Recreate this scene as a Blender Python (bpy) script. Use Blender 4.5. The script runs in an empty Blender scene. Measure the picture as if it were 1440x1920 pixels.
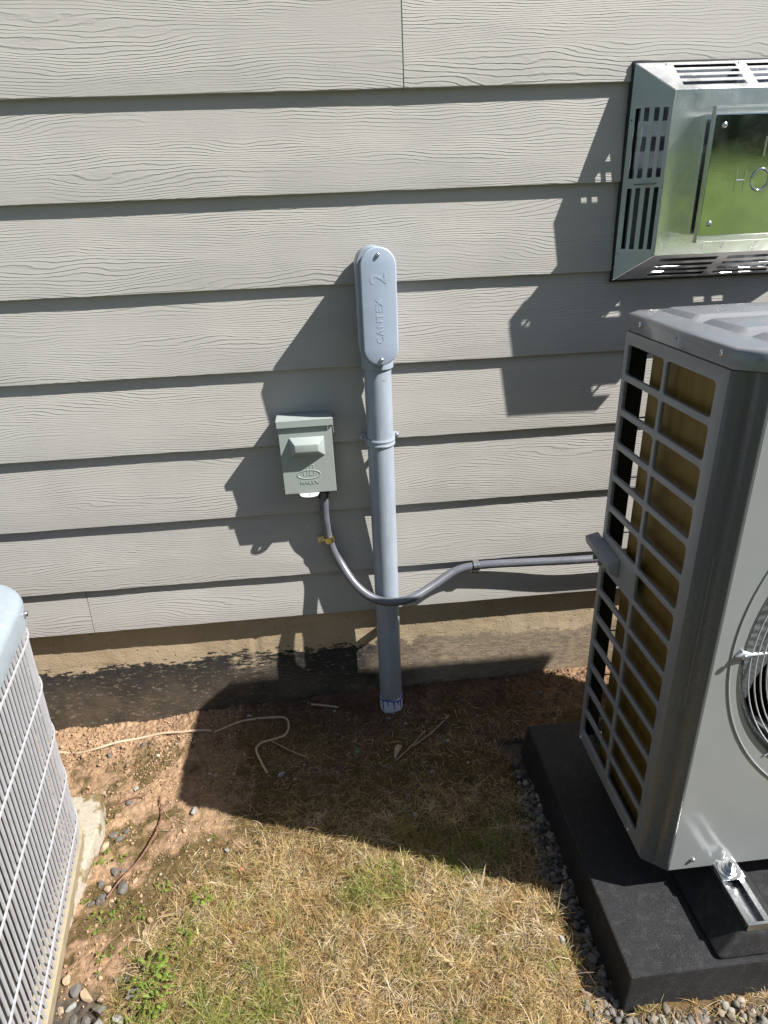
import bpy, bmesh, math, random
import numpy as np
from mathutils import Vector, Matrix
SC = bpy.context.scene
COL = SC.collection
# ------------------------------------------------------------------ camera
cam_d = bpy.data.cameras.new("camera"); cam = bpy.data.objects.new("camera", cam_d); COL.objects.link(cam)
RR = [[0.994775, -0.095005, -0.037382], [-0.07393, -0.417801, -0.905526], [0.070411, 0.903558, -0.422641]]
MW = Matrix(((RR[0][0], -RR[1][0], -RR[2][0], -0.1093), (RR[0][1], -RR[1][1], -RR[2][1], -1.4631), (RR[0][2], -RR[1][2], -RR[2][2], 1.2646), (0, 0, 0, 1)))
cam.matrix_world = MW
cam_d.sensor_fit = 'HORIZONTAL'; cam_d.sensor_width = 36.0; cam_d.lens = 30.423
cam_d.clip_start = 0.02; cam_d.clip_end = 500.0
SC.camera = cam
# ------------------------------------------------------------------ sky, sun, exposure
SUN = Vector((0.855, -0.380, 1.0)).normalized()
w = bpy.data.worlds.new("World"); SC.world = w; w.use_nodes = True
wt = w.node_tree
sky = wt.nodes.new('ShaderNodeTexSky'); sky.sky_type = 'NISHITA'; sky.sun_disc = False
sky.sun_elevation = math.asin(SUN.z); sky.sun_rotation = math.atan2(SUN.x, SUN.y)
bg = wt.nodes['Background']; wt.links.new(sky.outputs[0], bg.inputs[0]); bg.inputs[1].default_value = 0.05
sd = bpy.data.lights.new("sun", 'SUN'); sd.energy = 5.0; sd.angle = math.radians(0.5); sd.color = (1.0, 0.97, 0.92)
sun = bpy.data.objects.new("sun", sd); COL.objects.link(sun); sun.rotation_euler = SUN.to_track_quat('Z', 'Y').to_euler()
sun.location = (3, -2, 5)
vs = SC.view_settings; vs.view_transform = 'Standard'; vs.look = 'None'; vs.exposure = 1.15; vs.gamma = 1.0; vs.use_curve_mapping = False

# ------------------------------------------------------------------ helpers
def tag(o, label=None, cat=None, group=None, kind=None):
    if label: o['label'] = label
    if cat: o['category'] = cat
    if group: o['group'] = group
    if kind: o['kind'] = kind
    return o
def empty(name, loc, label, cat, group=None):
    o = bpy.data.objects.new(name, None); COL.objects.link(o); o.location = loc; o.empty_display_size = .05
    return tag(o, label, cat, group)
def link(name, me, mat, parent=None):
    o = bpy.data.objects.new(name, me); COL.objects.link(o)
    if mat is not None:
        me.materials.clear(); me.materials.append(mat)
    if parent is not None:
        o.parent = parent; o.location = tuple(-c for c in parent_world(parent))
    return o
def parent_world(p):
    v = Vector((0, 0, 0))
    while p is not None: v += Vector(p.location); p = p.parent
    return v
def smooth(me, on=True, angle=None):
    me.polygons.foreach_set('use_smooth', [on] * len(me.polygons))
    if on and angle is not None: me.set_sharp_from_angle(angle=math.radians(angle))
def pmesh(name, verts, faces, mat, parent=None, sm=False, angle=None):
    me = bpy.data.meshes.new(name); me.from_pydata([tuple(v) for v in verts], [], faces); me.update()
    if sm: smooth(me, True, angle)
    return link(name, me, mat, parent)
def bmobj(name, bm, mat, parent=None, sm=True, angle=35):
    me = bpy.data.meshes.new(name); bm.normal_update(); bm.to_mesh(me); bm.free()
    if sm: smooth(me, True, angle)
    return link(name, me, mat, parent)
def bbox(bm, x0, x1, y0, y1, z0, z1, bev=0.0, seg=2, M=None):
    r = bmesh.ops.create_cube(bm, size=1.0)
    vs_ = r['verts']
    for v in vs_:
        v.co = Vector(((x0 + x1) / 2 + v.co.x * (x1 - x0), (y0 + y1) / 2 + v.co.y * (y1 - y0), (z0 + z1) / 2 + v.co.z * (z1 - z0)))
    if bev > 0:
        es = list({e for v in vs_ for e in v.link_edges})
        rr = bmesh.ops.bevel(bm, geom=es, offset=bev, segments=seg, affect='EDGES', profile=0.5)
        vs_ = list({v for f in rr['faces'] for v in f.verts} | {v for v in vs_ if v.is_valid})
    if M is not None:
        for v in vs_: v.co = M @ v.co
    return vs_
def box(name, x0, x1, y0, y1, z0, z1, mat, parent=None, bev=0.0, seg=2, M=None):
    bm = bmesh.new(); bbox(bm, x0, x1, y0, y1, z0, z1, bev, seg, M)
    return bmobj(name, bm, mat, parent)
def tube_into(bm, pts, rad, n=12, caps=True, closed=False):
    pts = [Vector(p) for p in pts]; m = len(pts)
    rads = rad if hasattr(rad, '__len__') else [rad] * m
    T = []
    for i in range(m):
        if closed: t = pts[(i + 1) % m] - pts[i - 1]
        else: t = pts[min(i + 1, m - 1)] - pts[max(i - 1, 0)]
        T.append(t.normalized())
    u = T[0].orthogonal().normalized(); rings = []
    for i in range(m):
        u = (u - T[i] * u.dot(T[i])).normalized(); v = T[i].cross(u)
        rings.append([bm.verts.new(pts[i] + (u * math.cos(2 * math.pi * k / n) + v * math.sin(2 * math.pi * k / n)) * rads[i]) for k in range(n)])
    for i in range(m if closed else m - 1):
        a, b = rings[i], rings[(i + 1) % m]
        for k in range(n): bm.faces.new((a[k], a[(k + 1) % n], b[(k + 1) % n], b[k]))
    if caps and not closed:
        bm.faces.new(rings[0][::-1]); bm.faces.new(rings[-1])
def tube(name, pts, rad, mat, parent=None, n=12, closed=False, angle=60):
    bm = bmesh.new(); tube_into(bm, pts, rad, n, True, closed); return bmobj(name, bm, mat, parent, True, angle)
def catmull(pts, step):
    P = [Vector(p) for p in pts]; P = [P[0] * 2 - P[1]] + P + [P[-1] * 2 - P[-2]]; out = []
    for i in range(1, len(P) - 2):
        a, b, c, d = P[i - 1:i + 3]; n = max(2, int((c - b).length / step))
        for k in range(n):
            t = k / n
            out.append(0.5 * ((2 * b) + (c - a) * t + (2 * a - 5 * b + 4 * c - d) * t * t + (3 * b - a - 3 * c + d) * t ** 3))
    out.append(P[-2]); return out
def rrect(x0, x1, y0, y1, r, n=5):
    o = []
    for cx, cy, a0 in ((x1 - r, y1 - r, 0), (x0 + r, y1 - r, 90), (x0 + r, y0 + r, 180), (x1 - r, y0 + r, 270)):
        for k in range(n + 1):
            a = math.radians(a0 + 90 * k / n); o.append((cx + r * math.cos(a), cy + r * math.sin(a)))
    return o
def circ(cx, cy, r, n=64): return [(cx + r * math.cos(2 * math.pi * k / n), cy + r * math.sin(2 * math.pi * k / n)) for k in range(n)]
def plate(name, loops, th, M, mat, parent=None, bevel=0.0, angle=30):
    """flat sheet with holes: loops in (u, v), sheet centred on w = 0, M maps (u, v, w) to the scene"""
    cu = bpy.data.curves.new(name, 'CURVE'); cu.dimensions = '2D'; cu.fill_mode = 'BOTH'
    cu.extrude = max(th / 2 - bevel, 1e-5); cu.bevel_depth = bevel; cu.bevel_resolution = 2; cu.offset = -bevel
    for lp in loops:
        s = cu.splines.new('POLY'); s.points.add(len(lp) - 1)
        for p, q in zip(s.points, lp): p.co = (q[0], q[1], 0, 1)
        s.use_cyclic_u = True
    tmp = bpy.data.objects.new(name + "_tmp", cu)
    me = bpy.data.meshes.new_from_object(tmp); bpy.data.objects.remove(tmp); bpy.data.curves.remove(cu)
    me.name = name; me.transform(M)
    bm = bmesh.new(); bm.from_mesh(me); bmesh.ops.remove_doubles(bm, verts=bm.verts, dist=1e-5)
    bmesh.ops.recalc_face_normals(bm, faces=bm.faces); bm.to_mesh(me); bm.free()
    smooth(me, True, angle)
    return link(name, me, mat, parent)
def text(name, body, size, ext, M, mat, parent=None, bevel=0.0, align='CENTER', offset=0.0, space=1.0):
    cu = bpy.data.curves.new(name, 'FONT'); cu.body = body; cu.size = size; cu.extrude = ext; cu.bevel_depth = bevel
    cu.align_x = align; cu.align_y = 'CENTER'; cu.offset = offset; cu.space_character = space
    tmp = bpy.data.objects.new(name + "_tmp", cu); me = bpy.data.meshes.new_from_object(tmp)
    bpy.data.objects.remove(tmp); bpy.data.curves.remove(cu); me.name = name; me.transform(M)
    return link(name, me, mat, parent)
def basis(o, u, v):
    u = Vector(u).normalized(); v = Vector(v).normalized(); n = u.cross(v)
    return Matrix(((u.x, v.x, n.x, o[0]), (u.y, v.y, n.y, o[1]), (u.z, v.z, n.z, o[2]), (0, 0, 0, 1)))
WALL = lambda y: basis((0, y, 0), (1, 0, 0), (0, 0, 1))       # (u, v) = (x, z); normal points to -y
def screw(loc, nrm, r, mat, parent, name='screw', h=0.6, slot=True):
    bm = bmesh.new(); n = 14; nrm = Vector(nrm).normalized()
    u = nrm.orthogonal().normalized(); v = nrm.cross(u); L = Vector(loc); rings = []
    for rr, hh in ((r, 0), (r, r * h * .45), (r * .86, r * h * .8), (r * .5, r * h), (r * .42, r * h * (.45 if slot else 1.0))):
        rings.append([bm.verts.new(L + (u * math.cos(2 * math.pi * k / n) + v * math.sin(2 * math.pi * k / n)) * rr + nrm * hh) for k in range(n)])
    for a, b in zip(rings, rings[1:]):
        for k in range(n): bm.faces.new((a[k], a[(k + 1) % n], b[(k + 1) % n], b[k]))
    bm.faces.new(rings[-1])
    return bmobj(name, bm, mat, parent, True, 40)

def wn(o):
    m = o.modifiers.new('weighted_normals', 'WEIGHTED_NORMAL'); m.keep_sharp = True; m.weight = 80; return o

# numpy noise
def _hash(ix, iy, seed):
    h = (ix.astype(np.int64) * 374761393 + iy.astype(np.int64) * 668265263 + seed * 1442695041) & 0xffffffff
    h = ((h ^ (h >> 13)) * 1274126177) & 0xffffffff
    return ((h ^ (h >> 16)) & 0xffff) / 65535.0
def vnoise(x, y, seed=0):
    ix = np.floor(x); iy = np.floor(y); fx = x - ix; fy = y - iy
    fx = fx * fx * (3 - 2 * fx); fy = fy * fy * (3 - 2 * fy)
    a = _hash(ix, iy, seed); b = _hash(ix + 1, iy, seed); c = _hash(ix, iy + 1, seed); d = _hash(ix + 1, iy + 1, seed)
    return (a * (1 - fx) + b * fx) * (1 - fy) + (c * (1 - fx) + d * fx) * fy
def fbm(x, y, oct=4, seed=0):
    s = 0; a = .5
    for k in range(oct): s = s + a * vnoise(x * 2 ** k, y * 2 ** k, seed + k * 17); a *= .5
    return s / (1 - .5 ** oct)
def worley(x, y, seed=0):
    ix = np.floor(x); iy = np.floor(y); best = np.full(np.shape(x), 9.0)
    for dx in (-1, 0, 1):
        for dy in (-1, 0, 1):
            cx = ix + dx; cy = iy + dy
            px = cx + _hash(cx, cy, seed); py = cy + _hash(cx, cy, seed + 5)
            best = np.minimum(best, (px - x) ** 2 + (py - y) ** 2)
    return np.sqrt(best)
def sstep(a, b, x): t = np.clip((x - a) / (b - a), 0, 1); return t * t * (3 - 2 * t)

# node helper
class NT:
    def __init__(s, name):
        s.m = bpy.data.materials.new(name); s.m.use_nodes = True; s.t = s.m.node_tree
        s.b = s.t.nodes['Principled BSDF']; s.out = s.t.nodes['Material Output']
    def _in(s, sock, v):
        if v is None: return
        if isinstance(v, bpy.types.NodeSocket): s.t.links.new(v, sock)
        else:
            if isinstance(v, (tuple, list)) and len(v) == 3 and sock.type == 'RGBA': v = (*v, 1)
            sock.default_value = v
    def node(s, ty, ins={}, **kw):
        n = s.t.nodes.new(ty)
        for k, v in kw.items(): setattr(n, k, v)
        for k, v in ins.items(): s._in(n.inputs[k], v)
        return n
    def pos(s): return s.node('ShaderNodeNewGeometry').outputs['Position']
    def nor(s): return s.node('ShaderNodeNewGeometry').outputs['Normal']
    def obj(s): return s.node('ShaderNodeTexCoord').outputs['Object']
    def math(s, op, a, b=None, c=None, clamp=False):
        n = s.node('ShaderNodeMath', operation=op); n.use_clamp = clamp
        s._in(n.inputs[0], a); s._in(n.inputs[1], b); s._in(n.inputs[2], c); return n.outputs[0]
    def sep(s, v): n = s.node('ShaderNodeSeparateXYZ', {0: v}); return n.outputs[0], n.outputs[1], n.outputs[2]
    def comb(s, x=0., y=0., z=0.): return s.node('ShaderNodeCombineXYZ', {0: x, 1: y, 2: z}).outputs[0]
    def scale(s, v, sc): return s.node('ShaderNodeVectorMath', {0: v, 1: sc}, operation='MULTIPLY').outputs[0]
    def noise(s, v, sc=5., det=2., rough=.5, dist=0.): return s.node('ShaderNodeTexNoise', {'Vector': v, 'Scale': sc, 'Detail': det, 'Roughness': rough, 'Distortion': dist}).outputs[0]
    def voro(s, v, sc=5., feat='F1', out='Distance'): return s.node('ShaderNodeTexVoronoi', {'Vector': v, 'Scale': sc}, feature=feat).outputs[out]
    def ramp(s, f, stops, interp='LINEAR'):
        n = s.node('ShaderNodeValToRGB', {0: f}); n.color_ramp.interpolation = interp; el = n.color_ramp.elements
        while len(el) > len(stops): el.remove(el[-1])
        while len(el) < len(stops): el.new(1)
        for e, (p, c) in zip(el, stops): e.position = p; e.color = (*c, 1) if not isinstance(c, (int, float)) else (c, c, c, 1)
        return n.outputs[0]
    def mr(s, v, a, b, c=0., d=1.): return s.node('ShaderNodeMapRange', {0: v, 1: a, 2: b, 3: c, 4: d}).outputs[0]
    def mix(s, f, a, b, mode='MIX'):
        n = s.node('ShaderNodeMix', data_type='RGBA', blend_type=mode); s._in(n.inputs[0], f); s._in(n.inputs[6], a); s._in(n.inputs[7], b); return n.outputs[2]
    def attr(s, name, out='Color'): return s.node('ShaderNodeAttribute', attribute_name=name).outputs[out]
    def bump(s, h, dist=.001, st=1., n=None):
        nd = s.node('ShaderNodeBump', {'Height': h, 'Distance': dist, 'Strength': st})
        if n is not None: s._in(nd.inputs['Normal'], n)
        return nd.outputs[0]
    def done(s, col=None, rough=None, metal=None, nrm=None, spec=None, coat=None, coat_r=None, sss=None):
        s._in(s.b.inputs['Base Color'], col); s._in(s.b.inputs['Roughness'], rough); s._in(s.b.inputs['Metallic'], metal)
        s._in(s.b.inputs['Normal'], nrm); s._in(s.b.inputs['Specular IOR Level'], spec)
        s._in(s.b.inputs['Coat Weight'], coat); s._in(s.b.inputs['Coat Roughness'], coat_r)
        return s.m

def paint(name, col, rough=.5, spec=.4, var=.06, grain=.00012, gsc=900., dirt=None, dirt_amt=.25, metal=0.0, coat=0.0, coat_r=.2, dsc=14.):
    n = NT(name); P = n.pos()
    c = n.mix(n.mr(n.noise(P, dsc, 5, .6), .3, .7), tuple(x * (1 - var) for x in col), tuple(min(1, x * (1 + var)) for x in col))
    if dirt:
        d = n.math('MULTIPLY', n.ramp(n.noise(P, dsc * 3.1, 7, .7), [(.5, 0.), (.72, 1.)]), dirt_amt); c = n.mix(d, c, dirt)
    r = n.mr(n.noise(P, dsc * 4, 4, .6), .3, .7, rough * .88, min(1, rough * 1.15))
    nb = n.bump(n.noise(P, gsc, 2, .5), grain, 1.0)
    return n.done(c, r, metal, nb, spec, coat, coat_r)

# ------------------------------------------------------------------ materials
def m_siding():
    n = NT('painted_fibre_cement'); x, y, z = n.sep(n.pos()); b = n.attr('board', 'Fac')
    off = n.math('MULTIPLY', b, 13.7)
    xx = n.math('ADD', x, off)
    big = n.noise(n.comb(n.math('MULTIPLY', xx, 2.0), off, n.math('MULTIPLY', z, 9.0)), 1.0, 2., .5)
    med = n.noise(n.comb(n.math('MULTIPLY', xx, 11.0), off, n.math('MULTIPLY', z, 45.0)), 1.0, 3., .55)
    ph = n.math('ADD', n.math('ADD', n.math('MULTIPLY', z, 175.0), n.math('MULTIPLY', big, 17.0)), n.math('MULTIPLY', med, 1.9))
    fr = n.math('FRACT', ph)
    ridge = n.ramp(fr, [(0., 0.), (.10, .2), (.24, 1.), (.45, .62), (.82, .35), (1., 0.)])
    amp = n.ramp(n.noise(n.comb(n.math('MULTIPLY', xx, 2.6), off, n.math('MULTIPLY', z, 19.0)), 1.0, 3., .5), [(.36, .12), (.58, 1.)])
    fine = n.noise(n.comb(n.math('MULTIPLY', xx, 26.0), off, n.math('MULTIPLY', z, 420.0)), 1.0, 3., .6)
    peb = n.noise(n.comb(n.math('MULTIPLY', xx, 260.0), off, n.math('MULTIPLY', z, 320.0)), 1.0, 3., .6)
    h = n.math('ADD', n.math('MULTIPLY', ridge, amp), n.math('ADD', n.math('MULTIPLY', fine, .42), n.math('MULTIPLY', peb, .28)))
    nb = n.bump(h, .00062, 1.0)
    st = n.noise(n.comb(n.math('MULTIPLY', xx, 5.), off, n.math('MULTIPLY', z, 3.)), 1.0, 6., .65)
    c = n.mix(n.mr(st, .3, .7), (.350, .337, .316), (.392, .377, .352))
    groove = n.math('MULTIPLY', n.math('SUBTRACT', 1.0, ridge), n.math('MULTIPLY', amp, .16))
    c = n.mix(groove, c, (.24, .23, .215))
    return n.done(c, n.mr(st, .3, .7, .62, .78), 0., nb, .3)
def m_foundation():
    n = NT('tarred_concrete'); P = n.pos(); x, y, z = n.sep(P)
    n1 = n.noise(P, 9., 6, .65); n2 = n.noise(n.scale(P, (1., 1., 3.)), 34., 6, .7); n3 = n.noise(P, 160., 4, .6)
    conc = n.mix(n.mr(n1, .35, .65), (.36, .275, .175), (.43, .34, .225))
    conc = n.mix(n.math('MULTIPLY', n.ramp(n3, [(.45, 0.), (.7, 1.)]), .25), conc, (.24, .19, .13))
    # ragged painted edge of the bitumen coat, thinner to the right
    edge = n.math('ADD', z, n.math('ADD', n.math('MULTIPLY', n.math('SUBTRACT', n1, .5), .085), n.math('MULTIPLY', n.math('SUBTRACT', n2, .5), .12)))
    tar = n.mr(edge, .1625, .159)
    tar = n.math('MULTIPLY', tar, n.mr(n2, .66, .60))
    thin = n.mr(n.math('ADD', x, n.math('MULTIPLY', n.math('SUBTRACT', n1, .5), .5)), -.10, .12)
    gap = n.math('MULTIPLY', n.math('MULTIPLY', n.mr(n.math('ABSOLUTE', n.math('ADD', x, .375)), .075, .03), n.mr(n2, .45, .55)), n.mr(z, .10, .13)); tar = n.math('MULTIPLY', tar, n.math('SUBTRACT', 1.0, n.math('MULTIPLY', gap, .9)))
    tarc = n.mix(n.mr(n2, .35, .7), (.018, .0175, .018), (.046, .042, .038))
    low = n.math('MULTIPLY', n.mr(z, .14, .04), n.mr(n1, .3, .6))
    tarc = n.mix(n.math('MULTIPLY', low, .55), tarc, (.15, .112, .072))
    tarc = n.mix(n.math('MULTIPLY', n.ramp(n.noise(n.scale(P, (1., 1., 2.4)), 60., 3, .5), [(.62, 0.), (.66, 1.)]), .6), tarc, (.20, .165, .12))
    faded = n.mix(n.mr(n2, .42, .62), (.30, .235, .165), (.165, .135, .100))
    tarc = n.mix(thin, tarc, faded)
    c = n.mix(tar, conc, tarc)
    pit = n.ramp(n.voro(P, 42.), [(.06, 0.), (.13, 1.)]); c = n.mix(n.math('MULTIPLY', n.math('SUBTRACT', 1., pit), n.math('SUBTRACT', .8, n.math('MULTIPLY', tar, .6))), c, (.10, .075, .05))
    h = n.math('ADD', n.math('ADD', n.math('MULTIPLY', n2, .5), n.math('MULTIPLY', pit, .5)), n.math('ADD', n.math('MULTIPLY', n3, .35), n.math('MULTIPLY', tar, .6)))
    return n.done(c, n.mr(tar, 0., 1., .9, .72), 0., n.bump(h, .0022, 1.), .35)
def m_ground():
    n = NT('soil_and_thatch'); P = n.pos(); a = n.attr('tint')
    n1 = n.noise(P, 60., 6, .7); n2 = n.noise(P, 420., 4, .65); n3 = n.noise(P, 13., 5, .6)
    c = n.mix(n.mr(n1, .3, .7), n.mix(1.0, a, (.48, .46, .44), 'MULTIPLY'), n.mix(1.0, a, (1.32, 1.3, 1.25), 'MULTIPLY'))
    c = n.mix(n.math('MULTIPLY', n.ramp(n2, [(.55, 0.), (.72, 1.)]), .4), c, (.07, .05, .035))
    c = n.mix(n.math('MULTIPLY', n.ramp(n3, [(.5, 0.), (.7, 1.)]), .2), c, (.42, .30, .20))
    h = n.math('ADD', n.math('MULTIPLY', n1, .6), n.math('MULTIPLY', n2, .4))
    return n.done(c, .95, 0., n.bump(h, .0055, 1.), .15)
def m_attr(name, rough=.8, spec=.2, trans=0.0):
    n = NT(name); a = n.attr('tint'); P = n.pos()
    c = n.mix(n.mr(n.noise(P, 90., 3, .6), .3, .7), n.mix(1.0, a, (.78, .78, .78), 'MULTIPLY'), n.mix(1.0, a, (1.15, 1.15, 1.15), 'MULTIPLY'))
    n.done(c, rough, 0., None, spec)
    if trans:
        n.b.inputs['Subsurface Weight'].default_value = 0.0
        tr = n.node('ShaderNodeBsdfTranslucent'); n._in(tr.inputs[0], c)
        mx = n.node('ShaderNodeMixShader'); mx.inputs[0].default_value = trans
        n.t.links.new(n.b.outputs[0], mx.inputs[1]); n.t.links.new(tr.outputs[0], mx.inputs[2]); n.t.links.new(mx.outputs[0], n.out.inputs[0])
    return n.m
def m_stainless(name, rough=.16, col=(.62, .62, .61), sm=.10, bumpd=.0006):
    n = NT(name); P = n.pos()
    n1 = n.noise(P, 26., 6, .65); n2 = n.noise(n.scale(P, (1., 1., 40.)), 30., 3, .6); n3 = n.noise(P, 7., 2, .5)
    c = n.mix(n.mr(n1, .35, .7), col, tuple(x * .82 for x in col))
    r = n.math('ADD', n.mr(n1, .35, .75, rough * .7, rough * 1.0 + sm), n.math('MULTIPLY', n2, .04))
    nb = n.bump(n3, bumpd * 8, .35); nb = n.bump(n2, .00002, 1., nb)
    return n.done(c, r, 1.0, nb, .5)
def m_stone(name, a, b, moss=0.0):
    n = NT(name); P = n.pos(); n1 = n.noise(P, 90., 6, .7); n2 = n.noise(P, 500., 3, .6)
    c = n.mix(n.mr(n1, .3, .7), a, b); c = n.mix(n.math('MULTIPLY', n.ramp(n2, [(.5, 0.), (.7, 1.)]), .35), c, tuple(x * 1.5 for x in b))
    if moss: c = n.mix(n.math('MULTIPLY', n.ramp(n.noise(P, 22., 4, .6), [(.5, 0.), (.58, 1.)]), moss), c, (.13, .09, .03))
    return n.done(c, .85, 0., n.bump(n.math('ADD', n1, n.math('MULTIPLY', n2, .5)), .0012, 1.), .3)
def m_coil():
    n = NT('gold_coated_fins'); P = n.pos(); x, y, z = n.sep(P)
    wz = n.math('SINE', n.math('MULTIPLY', n.math('ADD', x, y), 2200.)); n1 = n.noise(n.scale(P, (6., 6., 1.)), 5., 4, .6)
    tubes = n.math('SINE', n.math('MULTIPLY', z, 250.))
    c = n.mix(n.mr(n1, .35, .65), (.120, .078, .010), (.190, .130, .020)); c = n.mix(n.mr(wz, -1., 1., 0., .35), c, (.10, .06, .01))
    return n.done(c, .42, .55, n.bump(n.math('ADD', wz, n.math('MULTIPLY', tubes, .25)), .0002, .8), .5)
M = {}
M['siding'] = m_siding(); M['foundation'] = m_foundation(); M['ground'] = m_ground()
M['grass'] = m_attr('dry_grass', .7, .25, .30); M['clod'] = m_attr('soil_clod', .95, .1)
M['leaf'] = m_attr('weed_leaf', .5, .4, .35)
M['pvc'] = paint('grey_pvc', (.255, .292, .345), .40, .5, .05, .00005, 500., (.40, .42, .44), .35)
n = NT('grey_pvc_pipe'); P = n.pos(); px_, py_, pz_ = n.sep(P); a = n.noise(P, 14., 5, .65); b = n.noise(n.scale(P, (1., 1., .12)), 120., 4, .6); d_ = n.noise(P, 160., 4, .7)
c = n.mix(n.mr(a, .3, .7), (.235, .272, .325), (.27, .31, .365)); c = n.mix(n.math('MULTIPLY', n.ramp(b, [(.55, 0.), (.7, 1.)]), .30), c, (.45, .47, .49))
c = n.mix(n.math('MULTIPLY', n.mr(pz_, .17, .05), n.ramp(d_, [(.48, 0.), (.60, 1.)])), c, (.30, .22, .14))
c = n.mix(n.math('MULTIPLY', n.ramp(n.noise(P, 75., 3, .5), [(.71, 0.), (.73, 1.)]), .5), c, (.12, .12, .13))
M['pvc_pipe'] = n.done(c, n.mr(a, .3, .7, .32, .46), 0., n.bump(b, .00006, 1.), .5)
M['pvc_cover'] = paint('blue_grey_pvc_cover', (.31, .37, .46), .34, .5, .03, .00003, 300., (.42, .46, .50), .3)
M['band'] = paint('white_primer', (.62, .63, .66), .5, .4, .1); M['blue'] = paint('blue_primer', (.03, .06, .36), .4, .5, .1)
M['box'] = paint('sage_grey_enamel', (.285, .318, .302), .36, .5, .03, .00004, 700.)
M['throat'] = paint('shade_painted_inner_steel', (.13, .15, .18), .35, .5, .2, .0001, 200., None, .2, .4)  # interior shade put into the colour of the steel behind the slots
M['pale'] = paint('pale_enamel', (.50, .54, .53), .4, .5, .03)
M['hose'] = paint('dark_grey_vinyl', (.10, .105, .125), .28, .6, .08, .00003, 900., (.2, .2, .2), .2)
M['steel'] = m_stainless('stainless_sheet', .25, (.80, .80, .81), .04); M['steel_top'] = m_stainless('sunlit_stainless_sheet', .30, (.80, .82, .85), .14); M['steel_plate'] = m_stainless('polished_stainless_plate', .05, (.56, .58, .56), .09, .0001)  # steel_top copies the sheet with sky glare put into a bluer, rougher tone
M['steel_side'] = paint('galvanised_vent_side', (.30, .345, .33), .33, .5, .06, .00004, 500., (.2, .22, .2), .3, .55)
M['zinc'] = m_stainless('zinc_plated_steel', .24, (.66, .67, .68), .12); M['zinc_yellow'] = m_stainless('yellow_zinc', .3, (.62, .58, .25), .1)
M['black'] = paint('black_metal', (.012, .012, .013), .5, .4, .1)
M['unit_dark'] = paint('slate_grey_enamel', (.185, .192, .205), .36, .5, .04, .00005, 600., (.2, .2, .2), .15)
M['unit_lid'] = paint('slate_grey_lid_enamel', (.165, .172, .185), .30, .55, .05, .00003, 500., (.24, .24, .24), .2, 0., .7, .10)
M['unit_corner'] = paint('dark_green_grey_enamel', (.085, .091, .095), .28, .5, .05, .00004, 500.)
M['unit_front'] = paint('pale_green_grey_enamel', (.236, .250, .250), .17, .55, .03, .00003, 400., None, .2, 0., .5, .06)
M['unit_white'] = paint('light_grey_wire_coating', (.38, .39, .40), .35, .5, .04)
M['coil'] = m_coil()
n = NT('black_composite'); P = n.pos(); a = n.noise(P, 700., 3, .6); b = n.noise(P, 12., 6, .65)
M['pad'] = n.done(n.mix(n.ramp(n.noise(P, 55., 7, .7), [(.5, 0.), (.75, 1.)]), n.mix(n.mr(b, .3, .7), (.009, .009, .011), (.017, .017, .020)), (.045, .043, .042)), n.mr(b, .3, .7, .42, .62), 0., n.bump(a, .0026, 1.), .38)
M['old_grille'] = paint('weathered_grey_louvre', (.31, .31, .33), .34, .5, .05, .00006, 500., (.22, .20, .14), .5, 0., 0., .2, 22.)
M['old_lid'] = paint('pale_blue_grey_lid', (.245, .285, .320), .34, .5, .04, .00004, 500., (.45, .48, .5), .25)
M['old_base'] = paint('tan_weathered_metal', (.27, .225, .15), .6, .3, .1, .0002, 300., (.15, .13, .1), .5)
M['dark_inner'] = paint('dark_interior', (.035, .033, .035), .7, .2, .2)
M['conc'] = m_stone('weathered_concrete', (.25, .215, .165), (.36, .325, .27), .9)
M['stone_dark'] = m_stone('dark_basalt', (.070, .064, .058), (.135, .125, .112)); M['stone_tan'] = m_stone('tan_stone', (.27, .19, .12), (.40, .30, .21))
M['stone_grey'] = m_stone('grey_stone', (.16, .155, .145), (.30, .29, .27)); M['gravel'] = None
M['cable'] = paint('dusty_cream_cable', (.42, .33, .23), .7, .3, .12, .0003, 300., (.25, .17, .1), .6, 0., 0., .2, 60.)
M['twig'] = paint('reddish_twig', (.14, .06, .04), .6, .3, .2, .0003, 300., (.5, .42, .35), .4, 0., 0., .2, 60.)
M['deadleaf'] = paint('dead_leaf', (.36, .27, .20), .8, .2, .2, .0006, 200., (.2, .12, .08), .6, 0., 0., .2, 40.)
M['green_bit'] = paint('green_plastic', (.02, .30, .12), .4, .5, .1); M['red_bit'] = paint('red_leaf_bit', (.36, .14, .09), .7, .3, .2)

# ================================================================== THE SETTING
rng = np.random.default_rng(7); random.seed(7)
Z0, PITCH = 1.4736, 0.1756
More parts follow.
